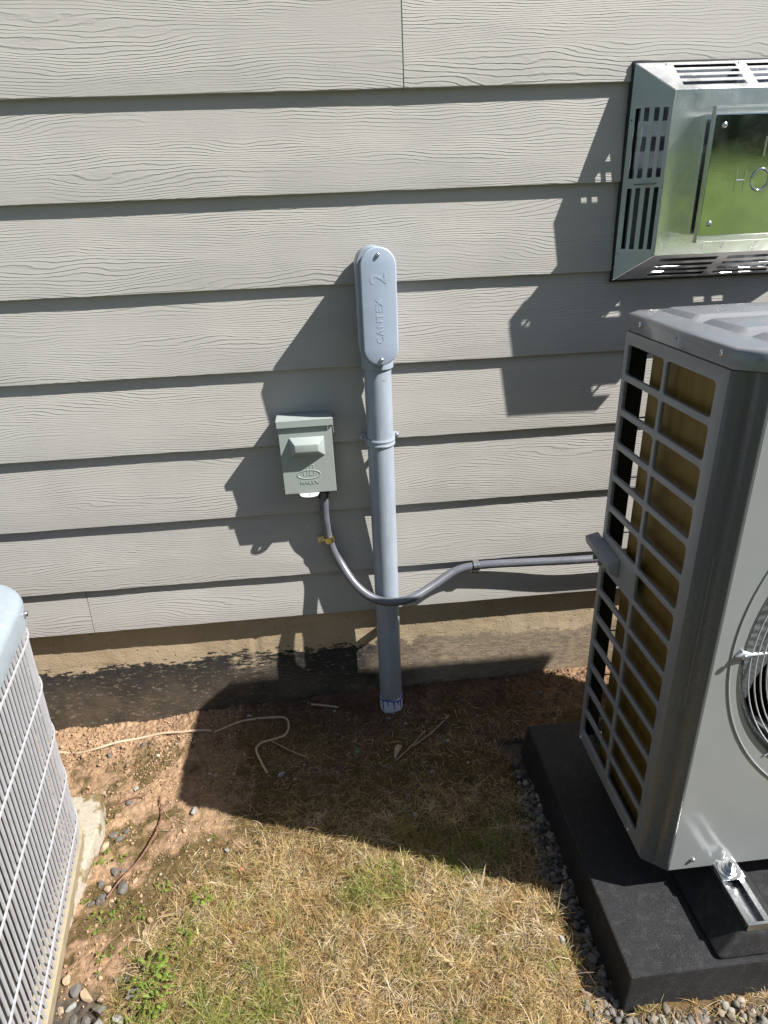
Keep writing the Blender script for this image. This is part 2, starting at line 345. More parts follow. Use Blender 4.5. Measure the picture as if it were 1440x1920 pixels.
# ---- house wall: lap siding on a foundation
wall = empty('house_wall', (0, 0, 0), 'grey lap sided house wall with tarred concrete foundation behind all the equipment', 'wall')
V = []; F = []; BD = []
def board(xa, xb, zb, exposure, idx):
    """one tapered lap board, bottom front edge at y = 0"""
    top = zb + exposure + .022; nx = max(2, int((xb - xa) / .025)); xs = np.linspace(xa, xb, nx + 1)
    yn = (fbm(xs * 2.2 + idx * 9.1, xs * 0 + idx, 3, 3) - .5) * .0036; zn = (fbm(xs * 14 + idx * 3.3, xs * 0, 3, 9) - .5) * .0016
    ytop = .0122 * (exposure + .022) / exposure
    prof = []
    for x, dy, dz in zip(xs, yn, zn):
        prof.append([(x, .0122 + dy, zb + dz), (x, .0012 + dy, zb + dz), (x, .0002 + dy, zb + .0010 + dz), (x, dy + ytop * .0 + .0001, zb + .003 + dz),
                     (x, ytop * .34 + dy * .6, zb + .34 * (top - zb)), (x, ytop * .67 + dy * .3, zb + .67 * (top - zb)), (x, ytop, top), (x, ytop + .0110, top)])
    base = len(V); k = len(prof[0])
    for p in prof: V.extend(p)
    for i in range(nx):
        for j in range(k):
            a = base + i * k + j; b = base + i * k + (j + 1) % k
            F.append((a, b, b + k, a + k)); BD.append(idx)
    F.append(tuple(base + j for j in range(k - 1, -1, -1))); BD.append(idx)
    F.append(tuple(base + nx * k + j for j in range(k))); BD.append(idx)
joints = {0: [.0765], 7: [-.7615], 2: [2.1], 4: [-2.2], -1: [-1.9], 5: [1.8], -4: [.9], -3: [-1.2]}
for k in range(-9, 8):
    zb = Z0 - PITCH * k; ex = PITCH
    if k == 7: zb = .2956; ex = .1244
    cuts = [-3.6] + joints.get(k, []) + [3.6]
    for i, (a, b) in enumerate(zip(cuts, cuts[1:])):
        board(a + .0011, b - .0011, zb, ex, (k + 9) * 3 + i + 1)
me = bpy.data.meshes.new('siding'); me.from_pydata(V, [], F); me.update()
at = me.attributes.new('board', 'FLOAT', 'FACE'); at.data.foreach_set('value', np.array(BD, dtype=np.float32))
smooth(me, True, 25); link('siding', me, M['siding'], wall)
for jx, jb, jt, e_ in ((.0765, Z0, Z0 + PITCH, PITCH), (-.7615, .2956, .42, .1244)):       # caulk in the butt joints
    yt = .0122 * (jt - jb) / e_; w2 = .0010 if jx > 0 else .0006
    pmesh('caulk', [(jx - w2, .0018, jb), (jx + w2, .0014, jb), (jx + w2, .0014 + yt, jt), (jx - w2, .0018 + yt, jt)], [(0, 1, 2, 3)], M['siding'], wall)
# sheathing behind, and the foundation
box('sheathing', -3.6, 3.6, .029, .20, .30, 3.05, M['dark_inner'], wall)
V = []; F = []
xs = np.linspace(-3.6, 3.6, 721); zs = np.linspace(-.30, .30, 61)
X, Zg = np.meshgrid(xs, zs, indexing='ij')
Y = .030 + (fbm(X * 7, Zg * 7, 4, 21) - .5) * .006 + (fbm(X * 60, Zg * 60, 3, 31) - .5) * .0022
for sx in (-.4075, -.362): Y += .0035 * np.exp(-((X - sx - (fbm(Zg * 25, Zg * 0, 3, 44) - .5) * .012) / .0035) ** 2) * (fbm(Zg * 40, X * 0, 2, 6) > .38)
nX, nZ = X.shape
V = np.stack([X, Y, Zg], -1).reshape(-1, 3)
ii = (np.arange(nX - 1)[:, None] * nZ + np.arange(nZ - 1)[None]).reshape(-1)
F = np.stack([ii, ii + nZ, ii + nZ + 1, ii + 1], 1)
me = bpy.data.meshes.new('foundation'); me.from_pydata(V.tolist(), [], F.tolist()); me.update(); smooth(me)
link('foundation', me, M['foundation'], wall)
box('foundation_core', -3.6, 3.6, .045, .20, -.30, .298, M['foundation'], wall)

# ---- ground height and cover
def base_h(x, y):
    h = np.interp(x, [-3, -1.0, -.75, -.5, -.2, .1, .5, 3], [-.045, -.040, -.030, -.018, -.004, .004, .004, .0])
    wgt = sstep(-.75, -.1, y)
    return h * wgt + np.interp(x, [-1, -.6, .3], [-.012, -.004, .0]) * (1 - wgt)
def grass_mask(x, y):
    n_ = (fbm(x * 7, y * 7, 4, 71) - .5) * .30; n2_ = (fbm(x * 26, y * 26, 3, 72) - .5) * .12
    edge = -.40 + np.interp(x, [-.9, -.6, -.5, -.3, 0, .3], [-.75, -.38, -.10, .06, .10, .10])
    m = sstep(.04, -.14, y - edge + n_ * .6 + n2_)
    m *= sstep(-.70, -.46, x + n_ * .35 + n2_ * .4)
    m *= 1 - .9 * (np.exp(-(((x + .60) / .085) ** 2 + ((y + .45) / .10) ** 2)))
    return m
def gravel_mask(x, y):
    e = (fbm(x * 14, y * 14, 3, 55) - .5) * .05
    a = sstep(.245, .275, x + e) * (y < -.22 + e) * (x < .33)
    b = sstep(-.865, -.872, y + e * .2) * sstep(.26, .30, x + e) * sstep(-.98, -.93, y + e)
    c = sstep(-.575, -.625, x + e * 2) * sstep(-.70, -.735, y + e)
    return np.clip(a + b + c, 0, 1)
def clodh(x, y):
    w1 = worley(x * 95, y * 95, 1); w2 = worley(x * 200, y * 200, 2)
    return (np.clip(.62 - w1, 0, 1) ** .7) * .0075 * (.3 + fbm(x * 30, y * 30, 2, 4)) + np.clip(.6 - w2, 0, 1) * .0028
def ground_h(x, y, detail=True):
    h = base_h(x, y) + (fbm(x * 3, y * 3, 3, 11) - .5) * .022 + (fbm(x * 14, y * 14, 4, 12) - .5) * .016
    g = grass_mask(x, y)
    if detail:
        cl = np.clip(1.3 * sstep(-.20, -.04, y) + .7 * sstep(-.48, -.56, x) * sstep(-.42, -.2, y), .18, 1.3) * (1 - g)
        h = h + clodh(x, y) * cl + (fbm(x * 90, y * 90, 3, 14) - .5) * .0065 + (fbm(x * 35, y * 35, 3, 15) - .5) * .009
        cr = worley(x * 22 + fbm(x * 40, y * 40, 2, 3), y * 22, 8); cr2 = worley(x * 22 + fbm(x * 40, y * 40, 2, 3) + .06, y * 22, 8)
        h = h - .003 * (np.abs(cr - .5) < .03) * sstep(-.45, -.55, x) * (1 - g)
    h = h + .012 * sstep(.0, -.3, y) * g
    # hollow with a dark burrow, and the dip round the riser
    h = h - .035 * np.exp(-(((x + .535) / .022) ** 2 + ((y + .165) / .016) ** 2))
    h = h - .012 * np.exp(-((x / .05) ** 2 + ((y + .045) / .04) ** 2))
    h = h - .012 * gravel_mask(x, y)
    return h
def axis(fine0, fine1, step, far0, far1):
    a = np.arange(fine0, fine1 + step / 2, step); L = []; s = step; v = fine0
    while v > far0: s *= 1.22; v -= s; L.append(v)
    R_ = []; s = step; v = fine1
    while v < far1: s *= 1.22; v += s; R_.append(v)
    return np.array(L[::-1] + a.tolist() + R_)
gx = axis(-1.0, .66, .0033, -70, 70); gy = axis(-.95, .036, .0033, -70, .5)
X, Yg = np.meshgrid(gx, gy, indexing='ij')
H = ground_h(X, Yg); far = np.clip(sstep(1.3, 3, np.abs(X)) + sstep(-1.5, -3, Yg), 0, 1); H = H * (1 - far) + np.clip(-7 - Yg, 0, 18) * .135
gm = grass_mask(X, Yg); gr = gravel_mask(X, Yg); n1 = fbm(X * 9, Yg * 9, 4, 91); n2 = fbm(X * 40, Yg * 40, 3, 92)
moss = sstep(.46, .56, fbm(X * 11, Yg * 11, 4, 93) * .65 + n2 * .35 + .11 * sstep(-.25, -.5, Yg)) * sstep(.0, -.16, Yg)
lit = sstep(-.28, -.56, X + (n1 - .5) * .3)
soil = np.array([.300, .198, .125])[None, None] * (lit[..., None]) + np.array([.105, .070, .047])[None, None] * (1 - lit[..., None])  # shade painted into the soil colour: darker where the heat pump's shadow falls
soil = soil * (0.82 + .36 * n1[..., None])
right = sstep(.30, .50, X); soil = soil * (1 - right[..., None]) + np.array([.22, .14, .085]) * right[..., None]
mossc = np.array([.095, .068, .026]); thatch = np.array([.095, .064, .030]) * (.7 + .6 * n2[..., None])
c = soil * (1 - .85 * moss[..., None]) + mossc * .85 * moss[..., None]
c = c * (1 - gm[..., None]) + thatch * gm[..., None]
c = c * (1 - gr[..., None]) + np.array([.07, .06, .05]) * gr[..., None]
lawn = sstep(-1.0, -2.0, Yg)[..., None]; c = c * (1 - lawn) + (np.array([.060, .058, .034]) * (1 - sstep(-6, -9, Yg)[..., None]) + np.array([.11, .18, .038]) * sstep(-6, -9, Yg)[..., None]) * (.75 + .5 * n1[..., None]) * lawn
nX, nY = X.shape
ii = (np.arange(nX - 1)[:, None] * nY + np.arange(nY - 1)[None]).reshape(-1)
F = np.stack([ii, ii + nY, ii + nY + 1, ii + 1], 1)
me = bpy.data.meshes.new('ground')
me.vertices.add(nX * nY); me.vertices.foreach_set('co', np.stack([X, Yg, H], -1).astype(np.float32).reshape(-1))
me.loops.add(len(F) * 4); me.loops.foreach_set('vertex_index', F.astype(np.int32).reshape(-1))
me.polygons.add(len(F)); me.polygons.foreach_set('loop_start', (np.arange(len(F)) * 4).astype(np.int32)); me.polygons.foreach_set('loop_total', np.full(len(F), 4, dtype=np.int32))
me.update(calc_edges=True)
def set_tint(me, c):
    a = me.color_attributes.new('tint', 'FLOAT_COLOR', 'POINT'); cc = np.ones((len(me.vertices), 4), dtype=np.float32); cc[:, :3] = c.reshape(-1, 3); a.data.foreach_set('color', cc.reshape(-1))
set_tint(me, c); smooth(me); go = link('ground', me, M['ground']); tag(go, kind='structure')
def gh(x, y): return float(ground_h(np.array([float(x)]), np.array([float(y)]))[0])

def raw_mesh(name, Vv, Ff, cols, mat, sm=False):
    me = bpy.data.meshes.new(name); Vv = np.asarray(Vv, dtype=np.float32).reshape(-1, 3); Ff = np.asarray(Ff, dtype=np.int32); k = Ff.shape[1]
    me.vertices.add(len(Vv)); me.vertices.foreach_set('co', Vv.reshape(-1))
    me.loops.add(Ff.size); me.loops.foreach_set('vertex_index', Ff.reshape(-1))
    me.polygons.add(len(Ff)); me.polygons.foreach_set('loop_start', (np.arange(len(Ff)) * k).astype(np.int32)); me.polygons.foreach_set('loop_total', np.full(len(Ff), k, dtype=np.int32))
    me.update(calc_edges=True)
    if cols is not None: set_tint(me, np.asarray(cols))
    if sm: smooth(me)
    return link(name, me, mat)
# ---- grass blades: short dry straw with some green
def blades(px, py, length, width, lean, curl, cols, name, lift=0.0):
    n_ = len(px); S = 5
    ang = rng.uniform(0, 2 * np.pi, n_); dx, dy = np.cos(ang), np.sin(ang); bend = rng.uniform(-1, 1, n_) * curl
    z = ground_h(px, py) - .002 + lift; P = np.stack([px, py, z], -1); th = lean.copy(); out = []
    a2 = ang.copy(); wv = np.array([.8, 1., .9, .65, .1])
    for s in range(S):
        side = np.stack([-np.sin(a2), np.cos(a2), rng.uniform(-.35, .35, n_)], -1) * (width * wv[s] / 2)[:, None]
        out.append(P - side); out.append(P + side)
        P = P + np.stack([np.cos(a2) * np.cos(th), np.sin(a2) * np.cos(th), np.sin(th)], -1) * (length / (S - 1))[:, None]
        P[:, 2] = np.maximum(P[:, 2], z - .001)
        th = th - rng.uniform(.1, .55, n_) ; a2 = a2 + bend / S
    Vv = np.stack(out, 1)                      # n, 2S, 3
    b = (np.arange(n_) * 2 * S)[:, None]
    Ff = np.concatenate([b + np.array([[2 * s, 2 * s + 1, 2 * s + 3, 2 * s + 2]]) for s in range(S - 1)], 0)
    C_ = np.repeat(cols[:, None, :], 2 * S, 1)
    return Vv, Ff, C_
def sample(nn, x0, x1, y0, y1, dens):
    x = rng.uniform(x0, x1, nn); y = rng.uniform(y0, y1, nn); k = rng.uniform(0, 1, nn) < dens(x, y); return x[k], y[k]
def on_pad(x, y, m=0.0): return (x > .305 - m) & (x < 1.52) & (y > -.862 - m) & (y < -.25)
def on_left(x, y): return (x < -.70 + .165 * -(y + .45))
dens = lambda x, y: grass_mask(x, y) * (.22 + .78 * sstep(-.36, -.62, y + .25 * (x - .0))) * (~on_pad(x, y, .0)) * (~on_left(x, y)) * (1 - .93 * gravel_mask(x, y)) * (.45 + .55 * sstep(.3, .6, fbm(x * 18, y * 18, 3, 5)))
bx_, by_ = sample(185000, -.85, 1.05, -1.45, -.05, dens)
nb_ = len(bx_)
pal = np.array([[.44, .31, .145], [.52, .40, .22], [.33, .21, .09], [.24, .145, .06], [.58, .48, .33], [.38, .28, .11]]) * 1.18
col = pal[rng.integers(0, len(pal), nb_)] * rng.uniform(.72, 1.12, (nb_, 1))
gz = sstep(.52, .64, fbm(bx_ * 6 + 3, by_ * 6, 4, 101)) * .55 + .05
gz = np.maximum(gz, .75 * np.exp(-(((bx_ + .10) / .07) ** 2 + ((by_ + .60) / .04) ** 2))); gz = np.maximum(gz, .6 * sstep(-.86, -.93, by_) * (bx_ > .3)); gz = np.maximum(gz, .34 * sstep(-.2, -.42, bx_) * sstep(-.55, -.7, by_))
isg = rng.uniform(0, 1, nb_) < gz
gcol = np.array([[.20, .22, .04], [.27, .27, .06], [.13, .16, .03], [.34, .31, .09]])[rng.integers(0, 4, nb_)] * rng.uniform(.8, 1.15, (nb_, 1))
col[isg] = gcol[isg]
ln = rng.gamma(4., .0056, nb_) + .008; wd = rng.uniform(.0004, .0010, nb_)
lean = np.where(isg, rng.uniform(.5, 1.45, nb_), rng.uniform(-.05, .95, nb_))
g1 = blades(bx_, by_, ln, wd, lean, 2.2, col, 'a')
# rooted tufts: blades fan out of one crown and share a colour
tcx, tcy = sample(5200, -.85, 1.05, -1.4, -.15, dens); nt0 = len(tcx); per_ = 26
ang_ = rng.uniform(0, 2 * np.pi, nt0 * per_); rad_ = rng.uniform(0, .007, nt0 * per_); tx0 = np.repeat(tcx, per_) + rad_ * np.cos(ang_); ty0 = np.repeat(tcy, per_) + rad_ * np.sin(ang_)
tg = rng.uniform(0, 1, nt0) < np.clip(sstep(.50, .62, fbm(tcx * 6 + 3, tcy * 6, 4, 101)) * .6 + .10 + .7 * np.exp(-(((tcx + .10) / .07) ** 2 + ((tcy + .60) / .04) ** 2)) + .26 * sstep(-.2, -.42, tcx) * sstep(-.5, -.65, tcy), 0, 1)
tc = pal[rng.integers(0, len(pal), nt0)]; tc[tg] = np.array([[.19, .23, .05], [.26, .28, .07], [.15, .20, .04], [.33, .33, .11]])[rng.integers(0, 4, int(tg.sum()))]
tc = np.repeat(tc * rng.uniform(.6, 1.15, (nt0, 1)), per_, 0) * rng.uniform(.8, 1.15, (nt0 * per_, 1)); sc_ = np.repeat(rng.uniform(.6, 1.25, nt0), per_)
g4 = blades(tx0, ty0, (rng.gamma(5., .0050, nt0 * per_) + .008) * sc_, rng.uniform(.0005, .0011, nt0 * per_), rng.uniform(.35, 1.35, nt0 * per_), 1.2, tc, 'd')
# loose flat straw and thatch lying over everything, also thinly on the bare soil
dens2 = lambda x, y: (.14 * sstep(.0, -.12, y) + .9 * grass_mask(x, y) + .18 * sstep(-.06, -.2, y) * (x > -.5)) * (~on_pad(x, y)) * (~on_left(x, y)) * (1 - .85 * gravel_mask(x, y)) * (1 - .75 * sstep(-.5, -.6, x))
tx_, ty_ = sample(95000, -.85, 1.05, -1.4, .0, dens2); nt_ = len(tx_)
colt = pal[rng.integers(0, len(pal), nt_)] * rng.uniform(.6, 1.1, (nt_, 1))
g2 = blades(tx_, ty_, rng.gamma(3., .0075, nt_) + .006, rng.uniform(.0004, .0011, nt_), rng.uniform(-.1, .25, nt_), 2.5, colt, 'b', lift=.004)
# fine moss nap on soil
dens3 = lambda x, y: sstep(.46, .57, fbm(x * 11, y * 11, 4, 93) * .65 + fbm(x * 40, y * 40, 3, 92) * .35 + .11 * sstep(-.25, -.5, y)) * sstep(.0, -.16, y) * (~on_pad(x, y)) * (~on_left(x, y)) * (1 - gravel_mask(x, y))
mx_, my_ = sample(150000, -.85, .34, -.95, .0, dens3); nm_ = len(mx_)
colm = np.array([[.12, .105, .03], [.17, .13, .05], [.09, .10, .022], [.22, .16, .08]])[rng.integers(0, 4, nm_)] * rng.uniform(.7, 1.2, (nm_, 1))
g3 = blades(mx_, my_, rng.uniform(.004, .011, nm_), rng.uniform(.0005, .001, nm_), rng.uniform(.5, 1.5, nm_), 1.5, colm, 'c')
off = 0; VV = []; FF = []; CC = []
for v_, f_, c_ in (g1, g4, g2, g3):
    VV.append(v_.reshape(-1, 3)); FF.append(f_ + off); CC.append(c_.reshape(-1, 3)); off += len(VV[-1])
tag(raw_mesh('grass', np.concatenate(VV), np.concatenate(FF), np.concatenate(CC), M['grass']), 'short sun dried straw coloured grass and moss covering the ground', 'grass', kind='stuff')

# ---- far trees on the bank behind the photographer (mirrored in the steel)
nl_ = 26000; tx2 = rng.uniform(-34, 34, nl_); base_y = -27 + rng.uniform(-1.6, 1.6, nl_)
top_ = 2.2 + 2.6 * fbm(tx2 * .35, tx2 * 0 + 2, 3, 77) + .5 * vnoise(tx2 * 1.7, tx2 * 0, 78)
zz_ = 1.9 + rng.uniform(0, 1, nl_) ** .8 * top_; c0 = np.stack([tx2, base_y, zz_], -1); a_ = rng.normal(0, 1, (nl_, 3)); a_ /= np.linalg.norm(a_, axis=1, keepdims=True)
b_ = np.cross(a_, rng.normal(0, 1, (nl_, 3))); b_ /= np.linalg.norm(b_, axis=1, keepdims=True); a_ *= .22; b_ *= .16
Vt = np.stack([c0 - a_, c0 - b_, c0 + a_, c0 + b_], 1); Ct = np.repeat((np.array([[.035, .065, .018]]) * rng.uniform(.6, 1.3, (nl_, 1)))[:, None], 4, 1)
tag(raw_mesh('trees', Vt, np.arange(nl_ * 4).reshape(-1, 4), Ct.reshape(-1, 3), M['leaf']), 'dark leafy trees far behind the viewer, mirrored in the steel vent', 'trees', kind='stuff')

# ---- rocks, clods, gravel
def rock_base(sub, seed, rough_=.25, flat=.6, facet=True):
    bm = bmesh.new(); bmesh.ops.create_icosphere(bm, subdivisions=sub, radius=1.0)
    r = random.Random(seed); pl = [(Vector((r.gauss(0, 1), r.gauss(0, 1), r.gauss(0, 1))).normalized(), r.uniform(.48, .80)) for _ in range(14)]
    for v in bm.verts:
        for nrm, d in pl:
            e = v.co.dot(nrm) - d
            if e > 0: v.co -= nrm * e * .985
        v.co *= 1 + r.uniform(-rough_, rough_) * .12; v.co.z *= flat
    Vb = np.array([v.co[:] for v in bm.verts]); Fb = np.array([[v.index for v in f.verts] for f in bm.faces]); bm.free(); return Vb, Fb
def scatter(name, x, y, size, protos, cols, mat, sink=.3, lift=0.0):
    VV = []; FF = []; CC = []; off = 0; z = ground_h(x, y)
    for i in range(len(x)):
        Vb, Fb = protos[i % len(protos)]; a = rng.uniform(0, 6.283); t1 = rng.uniform(-.5, .5)
        ca, sa = math.cos(a), math.sin(a); c1, s1 = math.cos(t1), math.sin(t1); R1 = np.array([[ca, -sa, 0], [sa, ca, 0], [0, 0, 1]]) @ np.array([[1, 0, 0], [0, c1, -s1], [0, s1, c1]])
        v = (Vb * np.array([1, rng.uniform(.65, 1.), 1]) * size[i]) @ R1.T + np.array([x[i], y[i], z[i] + size[i] * (.5 - sink) + lift])
        VV.append(v); FF.append(Fb + off); CC.append(np.repeat(cols[i][None], len(Vb), 0)); off += len(Vb)
    return raw_mesh(name, np.concatenate(VV), np.concatenate(FF), np.concatenate(CC), mat)
protos = [rock_base(1, s, 1.6, .85) for s in range(8)]
dc = lambda x, y: np.clip(sstep(-.20, -.02, y) * (.35 + .65 * sstep(-.30, -.5, x)) + .35 * sstep(-.48, -.58, x) * sstep(-.42, -.25, y) + .12, 0, 1) * (1 - grass_mask(x, y)) * (~on_pad(x, y)) * sstep(.3, .6, fbm(x * 16, y * 16, 2, 66))
cx_, cy_ = sample(85000, -.95, 1.0, -.75, .026, dc); nc_ = len(cx_)
sz = rng.gamma(1.8, .0010, nc_) + .0007
cc_ = np.where((sstep(-.34, -.50, cx_) > .5)[:, None], np.array([[.33, .215, .135]]), np.array([[.12, .08, .055]])) * rng.uniform(.75, 1.2, (nc_, 1))  # clods in the shadowed middle get a darker colour, shade painted in
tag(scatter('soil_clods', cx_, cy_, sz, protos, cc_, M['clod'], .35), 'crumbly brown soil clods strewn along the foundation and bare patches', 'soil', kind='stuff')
px2, py2 = sample(1500, -.9, .95, -.95, .01, lambda x, y: (.12 + .5 * (1 - grass_mask(x, y))) * (~on_pad(x, y)) * (~on_left(x, y)) * sstep(.42, .6, fbm(x * 9, y * 9, 3, 167))); np_ = len(px2)
tag(scatter('pebbles', px2, py2, rng.gamma(2.5, .0009, np_) + .0012, [rock_base(2, 140 + s_, .3, .7) for s_ in range(6)], np.array([[.16, .15, .135], [.10, .095, .09], [.30, .26, .21], [.40, .36, .31]])[rng.integers(0, 4, np_)], M['clod'], .25), 'tiny grey and tan pebbles sprinkled through the soil and grass', 'pebbles', kind='stuff')
# gravel along the pad
M['gravel'] = m_attr('gravel_stone', .85, .3)
gprot = [rock_base(2, 40 + s, .3, .75) for s in range(10)]
gx1 = rng.uniform(.205, .312, 900); gy1 = rng.uniform(-.86, -.26, 900)
k = (gx1 > .262 + (fbm(gy1 * 12, gy1 * 0, 3, 8) - .5) * .06) & (rng.uniform(0, 1, 900) < .85 * sstep(-.30, -.42, gy1) + .28)
gx2 = rng.uniform(.25, 1.5, 1500); gy2 = rng.uniform(-.965, -.866, 1500); k2 = rng.uniform(0, 1, 1500) < (gx2 < .8) * .8 + .2
gxa = np.concatenate([gx1[k], gx2[k2]]); gya = np.concatenate([gy1[k], gy2[k2]]); ng = len(gxa)
gs = np.clip(rng.gamma(4., .0013, ng) + .0030, 0, .0115)
gc = np.array([[.21, .19, .165], [.14, .13, .12], [.28, .23, .17], [.25, .23, .20], [.30, .22, .16], [.36, .32, .26]])[rng.integers(0, 6, ng)] * rng.uniform(.4, .85, (ng, 1))
tag(scatter('gravel', gxa, gya, gs, gprot, gc, M['gravel'], .25), 'loose grey and tan gravel along the edges of the black pad', 'gravel', kind='stuff')

def stone(x, y, r, mat, flat, seed, label, group=None, el=.75, rot=None, sink=.35):
    Vb, Fb = rock_base(3, seed, .12, flat); a = random.Random(seed).uniform(0, 3.14) if rot is None else rot
    ca, sa = math.cos(a), math.sin(a); v = Vb * np.array([r, r * el, r]); v = v @ np.array([[ca, -sa, 0], [sa, ca, 0], [0, 0, 1]]).T
    me = bpy.data.meshes.new('stone'); me.from_pydata(v.tolist(), [], Fb.tolist()); me.update(); smooth(me, True, 28)
    o = link('stone', me, mat); o.location = (x, y, gh(x, y) + r * flat * (1 - 2 * sink) * .6 + .002); return tag(o, label, 'stone', group)
D_, T_, G_ = M['stone_dark'], M['stone_tan'], M['stone_grey']
S = [  # x, y (image pixels cast onto the ground), radius, material, flatness, label
 (-.740, -.229, .010, T_, .5, 'brownish flat stone on the bare soil just above the concrete pad corner'),
 (-.663, -.226, .009, G_, .5, 'small pale grey stone in the soil, highest of those right of the concrete pad'),
 (-.670, -.270, .012, D_, .4, 'flat dark stone beside the thin red root by the concrete pad'),
 (-.679, -.362, .013, D_, .5, 'dark stone left of the tight dark trio above the tan stone'),
 (-.650, -.355, .011, D_, .45, 'dark stone farthest right of the tight trio above the tan stone'),
 (-.660, -.378, .014, D_, .5, 'blackish stone lowest of the tight trio above the tan stone'),
 (-.690, -.395, .017, T_, .45, 'broad tan stone just above the biggest seedling cluster on the soil'),
 (-.650, -.462, .015, D_, .45, 'square dark stone just below the upper seedling cluster'),
 (-.628, -.462, .010, D_, .5, 'small squarish dark stone right of the square one below the seedlings'),
 (-.615, -.447, .008, D_, .4, 'thin dark stone under the upper part of the curved red twig'),
 (-.668, -.492, .015, D_, .4, 'blue black flat stone left of the pale upright pebble'),
 (-.648, -.506, .013, T_, .6, 'pale tan upright pebble left of the lower end of the red twig'),
 (-.618, -.508, .021, D_, .4, 'large flat dark stone crossed by the lower end of the red twig'),
 (-.594, -.497, .010, T_, .4, 'light brown flat stone in dry mud right of the red twig'),
 (-.674, -.533, .010, D_, .5, 'narrow dark stone next to the old unit, left of the long one'),
 (-.655, -.528, .017, D_, .4, 'long grey black stone below the pale upright pebble'),
 (-.636, -.532, .007, T_, .5, 'tiny tan stone at the very tip of the red twig'),
 (-.501, -.327, .015, G_, .7, 'upright grey pointed stone at the rounded shadow edge on the lawn side'),
 (-.546, -.619, .011, T_, .5, 'pale beige pebble alone in the moss below the seedlings'),
 (-.538, -.730, .020, D_, .5, 'round grey stone immediately left of the largest weed'),
 (-.560, -.700, .011, D_, .4, 'bluish dark stone up and left of the round one near the largest weed'),
 (-.599, -.726, .009, T_, .5, 'small pinkish stone above the widest stone in the bottom left pile'),
 (-.592, -.745, .021, D_, .45, 'widest dark stone in the bottom left pile'),
 (-.629, -.717, .019, T_, .5, 'tall light brown stone in the bottom left pile'),
 (-.648, -.706, .017, D_, .5, 'dark slanted stone touching the tall light brown one in the pile'),
 (-.668, -.688, .014, T_, .5, 'rusty brown stone topmost in the bottom left pile'),
 (-.649, -.730, .014, G_, .5, 'buff stone left of the tall light brown one in the pile'),
 (-.668, -.734, .011, T_, .5, 'narrow tan stone nearest the old unit in the pile'),
 (-.640, -.750, .012, D_, .5, 'small dark stone low in the middle of the bottom left pile'),
 (-.618, -.756, .012, D_, .5, 'dark grey stone under the widest one in the pile'),
 (-.588, -.775, .016, G_, .6, 'grey stone cut by the bottom edge of the picture in the pile'),
 (-.555, -.773, .014, G_, .5, 'pale grey stone right of the pile at the bottom edge of the picture'),
 (-.681, -.075, .013, D_, .6, 'smooth dark stone lying just below the pale cable in the sun'),
 (-.764, -.102, .012, D_, .5, 'dark stone on the clods below the left end of the pale cable'),
 (-.012, -.100, .008, G_, .6, 'small pale stone at the foot of the grey riser pipe'),
 (.030, -.122, .008, G_, .6, 'round pale pebble right of and below the foot of the riser pipe'),
 (.424, -.063, .013, D_, .5, 'dark shiny lump in the shaded soil near the heat pump'),
 (.131, -.200, .010, G_, .6, 'pale triangular stone right of the dead curled leaf'),
 (.074, -.292, .010, G_, .7, 'white upright chip in the middle of the shaded grass'),
 (.059, -.345, .006, G_, .6, 'tiny pale chip below the white upright one in the shade'),
 (-.242, -.221, .006, G_, .6, 'tiny grey pebble right of the whitish lump in the shade'),
 (.015, -.415, .012, G_, .5, 'grey stone rightmost of the row low in the shaded grass'),
 (-.020, -.401, .007, G_, .6, 'small grey stone leftmost of the row low in the shaded grass'),
 (-.302, -.240, .014, G_, .7, 'whitish rough lump beside the end of the bent pale cable'),
 (.248, -.734, .013, G_, .7, 'grey jagged stone at the sunlit grass edge beside the gravel strip'),
 (-.409, -.444, .010, G_, .4, 'flat bluish stone in sunlit grass just under the shadow edge'),
]
for i, (x, y, r, m_, fl, lb) in enumerate(S):
    pile = 'stones of the pile at the bottom left' if 'pile' in lb else 'loose stones scattered on the soil and grass'
    stone(x, y, r * .88, m_, max(fl, .5), 300 + i, lb, pile)

# ================================================================== THINGS ON THE WALL
# ---- 2 inch riser with conduit body
PY = -.042; PR = .0302
riser = empty('electrical_riser', (0, PY, 0), 'thick blue grey plastic riser pipe with a long oval conduit body on top', 'conduit')
tube('pipe', [(0, PY, -.06)] + [(0, PY, z) for z in np.linspace(0, .985, 12)], PR, M['pvc_pipe'], riser, 48)
bm = bmesh.new(); prof = [(.0, .0368), (.012, .0368), (.015, .0345), (.030, .034)]
def ring_stack(bm, cx, cy, zr, n=48, cap=True):
    rings = []
    for z, r in zr: rings.append([bm.verts.new((cx + r * math.cos(2 * math.pi * k / n), cy + r * math.sin(2 * math.pi * k / n), z)) for k in range(n)])
    for a, b in zip(rings, rings[1:]):
        for k in range(n): bm.faces.new((a[k], a[(k + 1) % n], b[(k + 1) % n], b[k]))
    if cap: bm.faces.new(rings[0][::-1]); bm.faces.new(rings[-1])
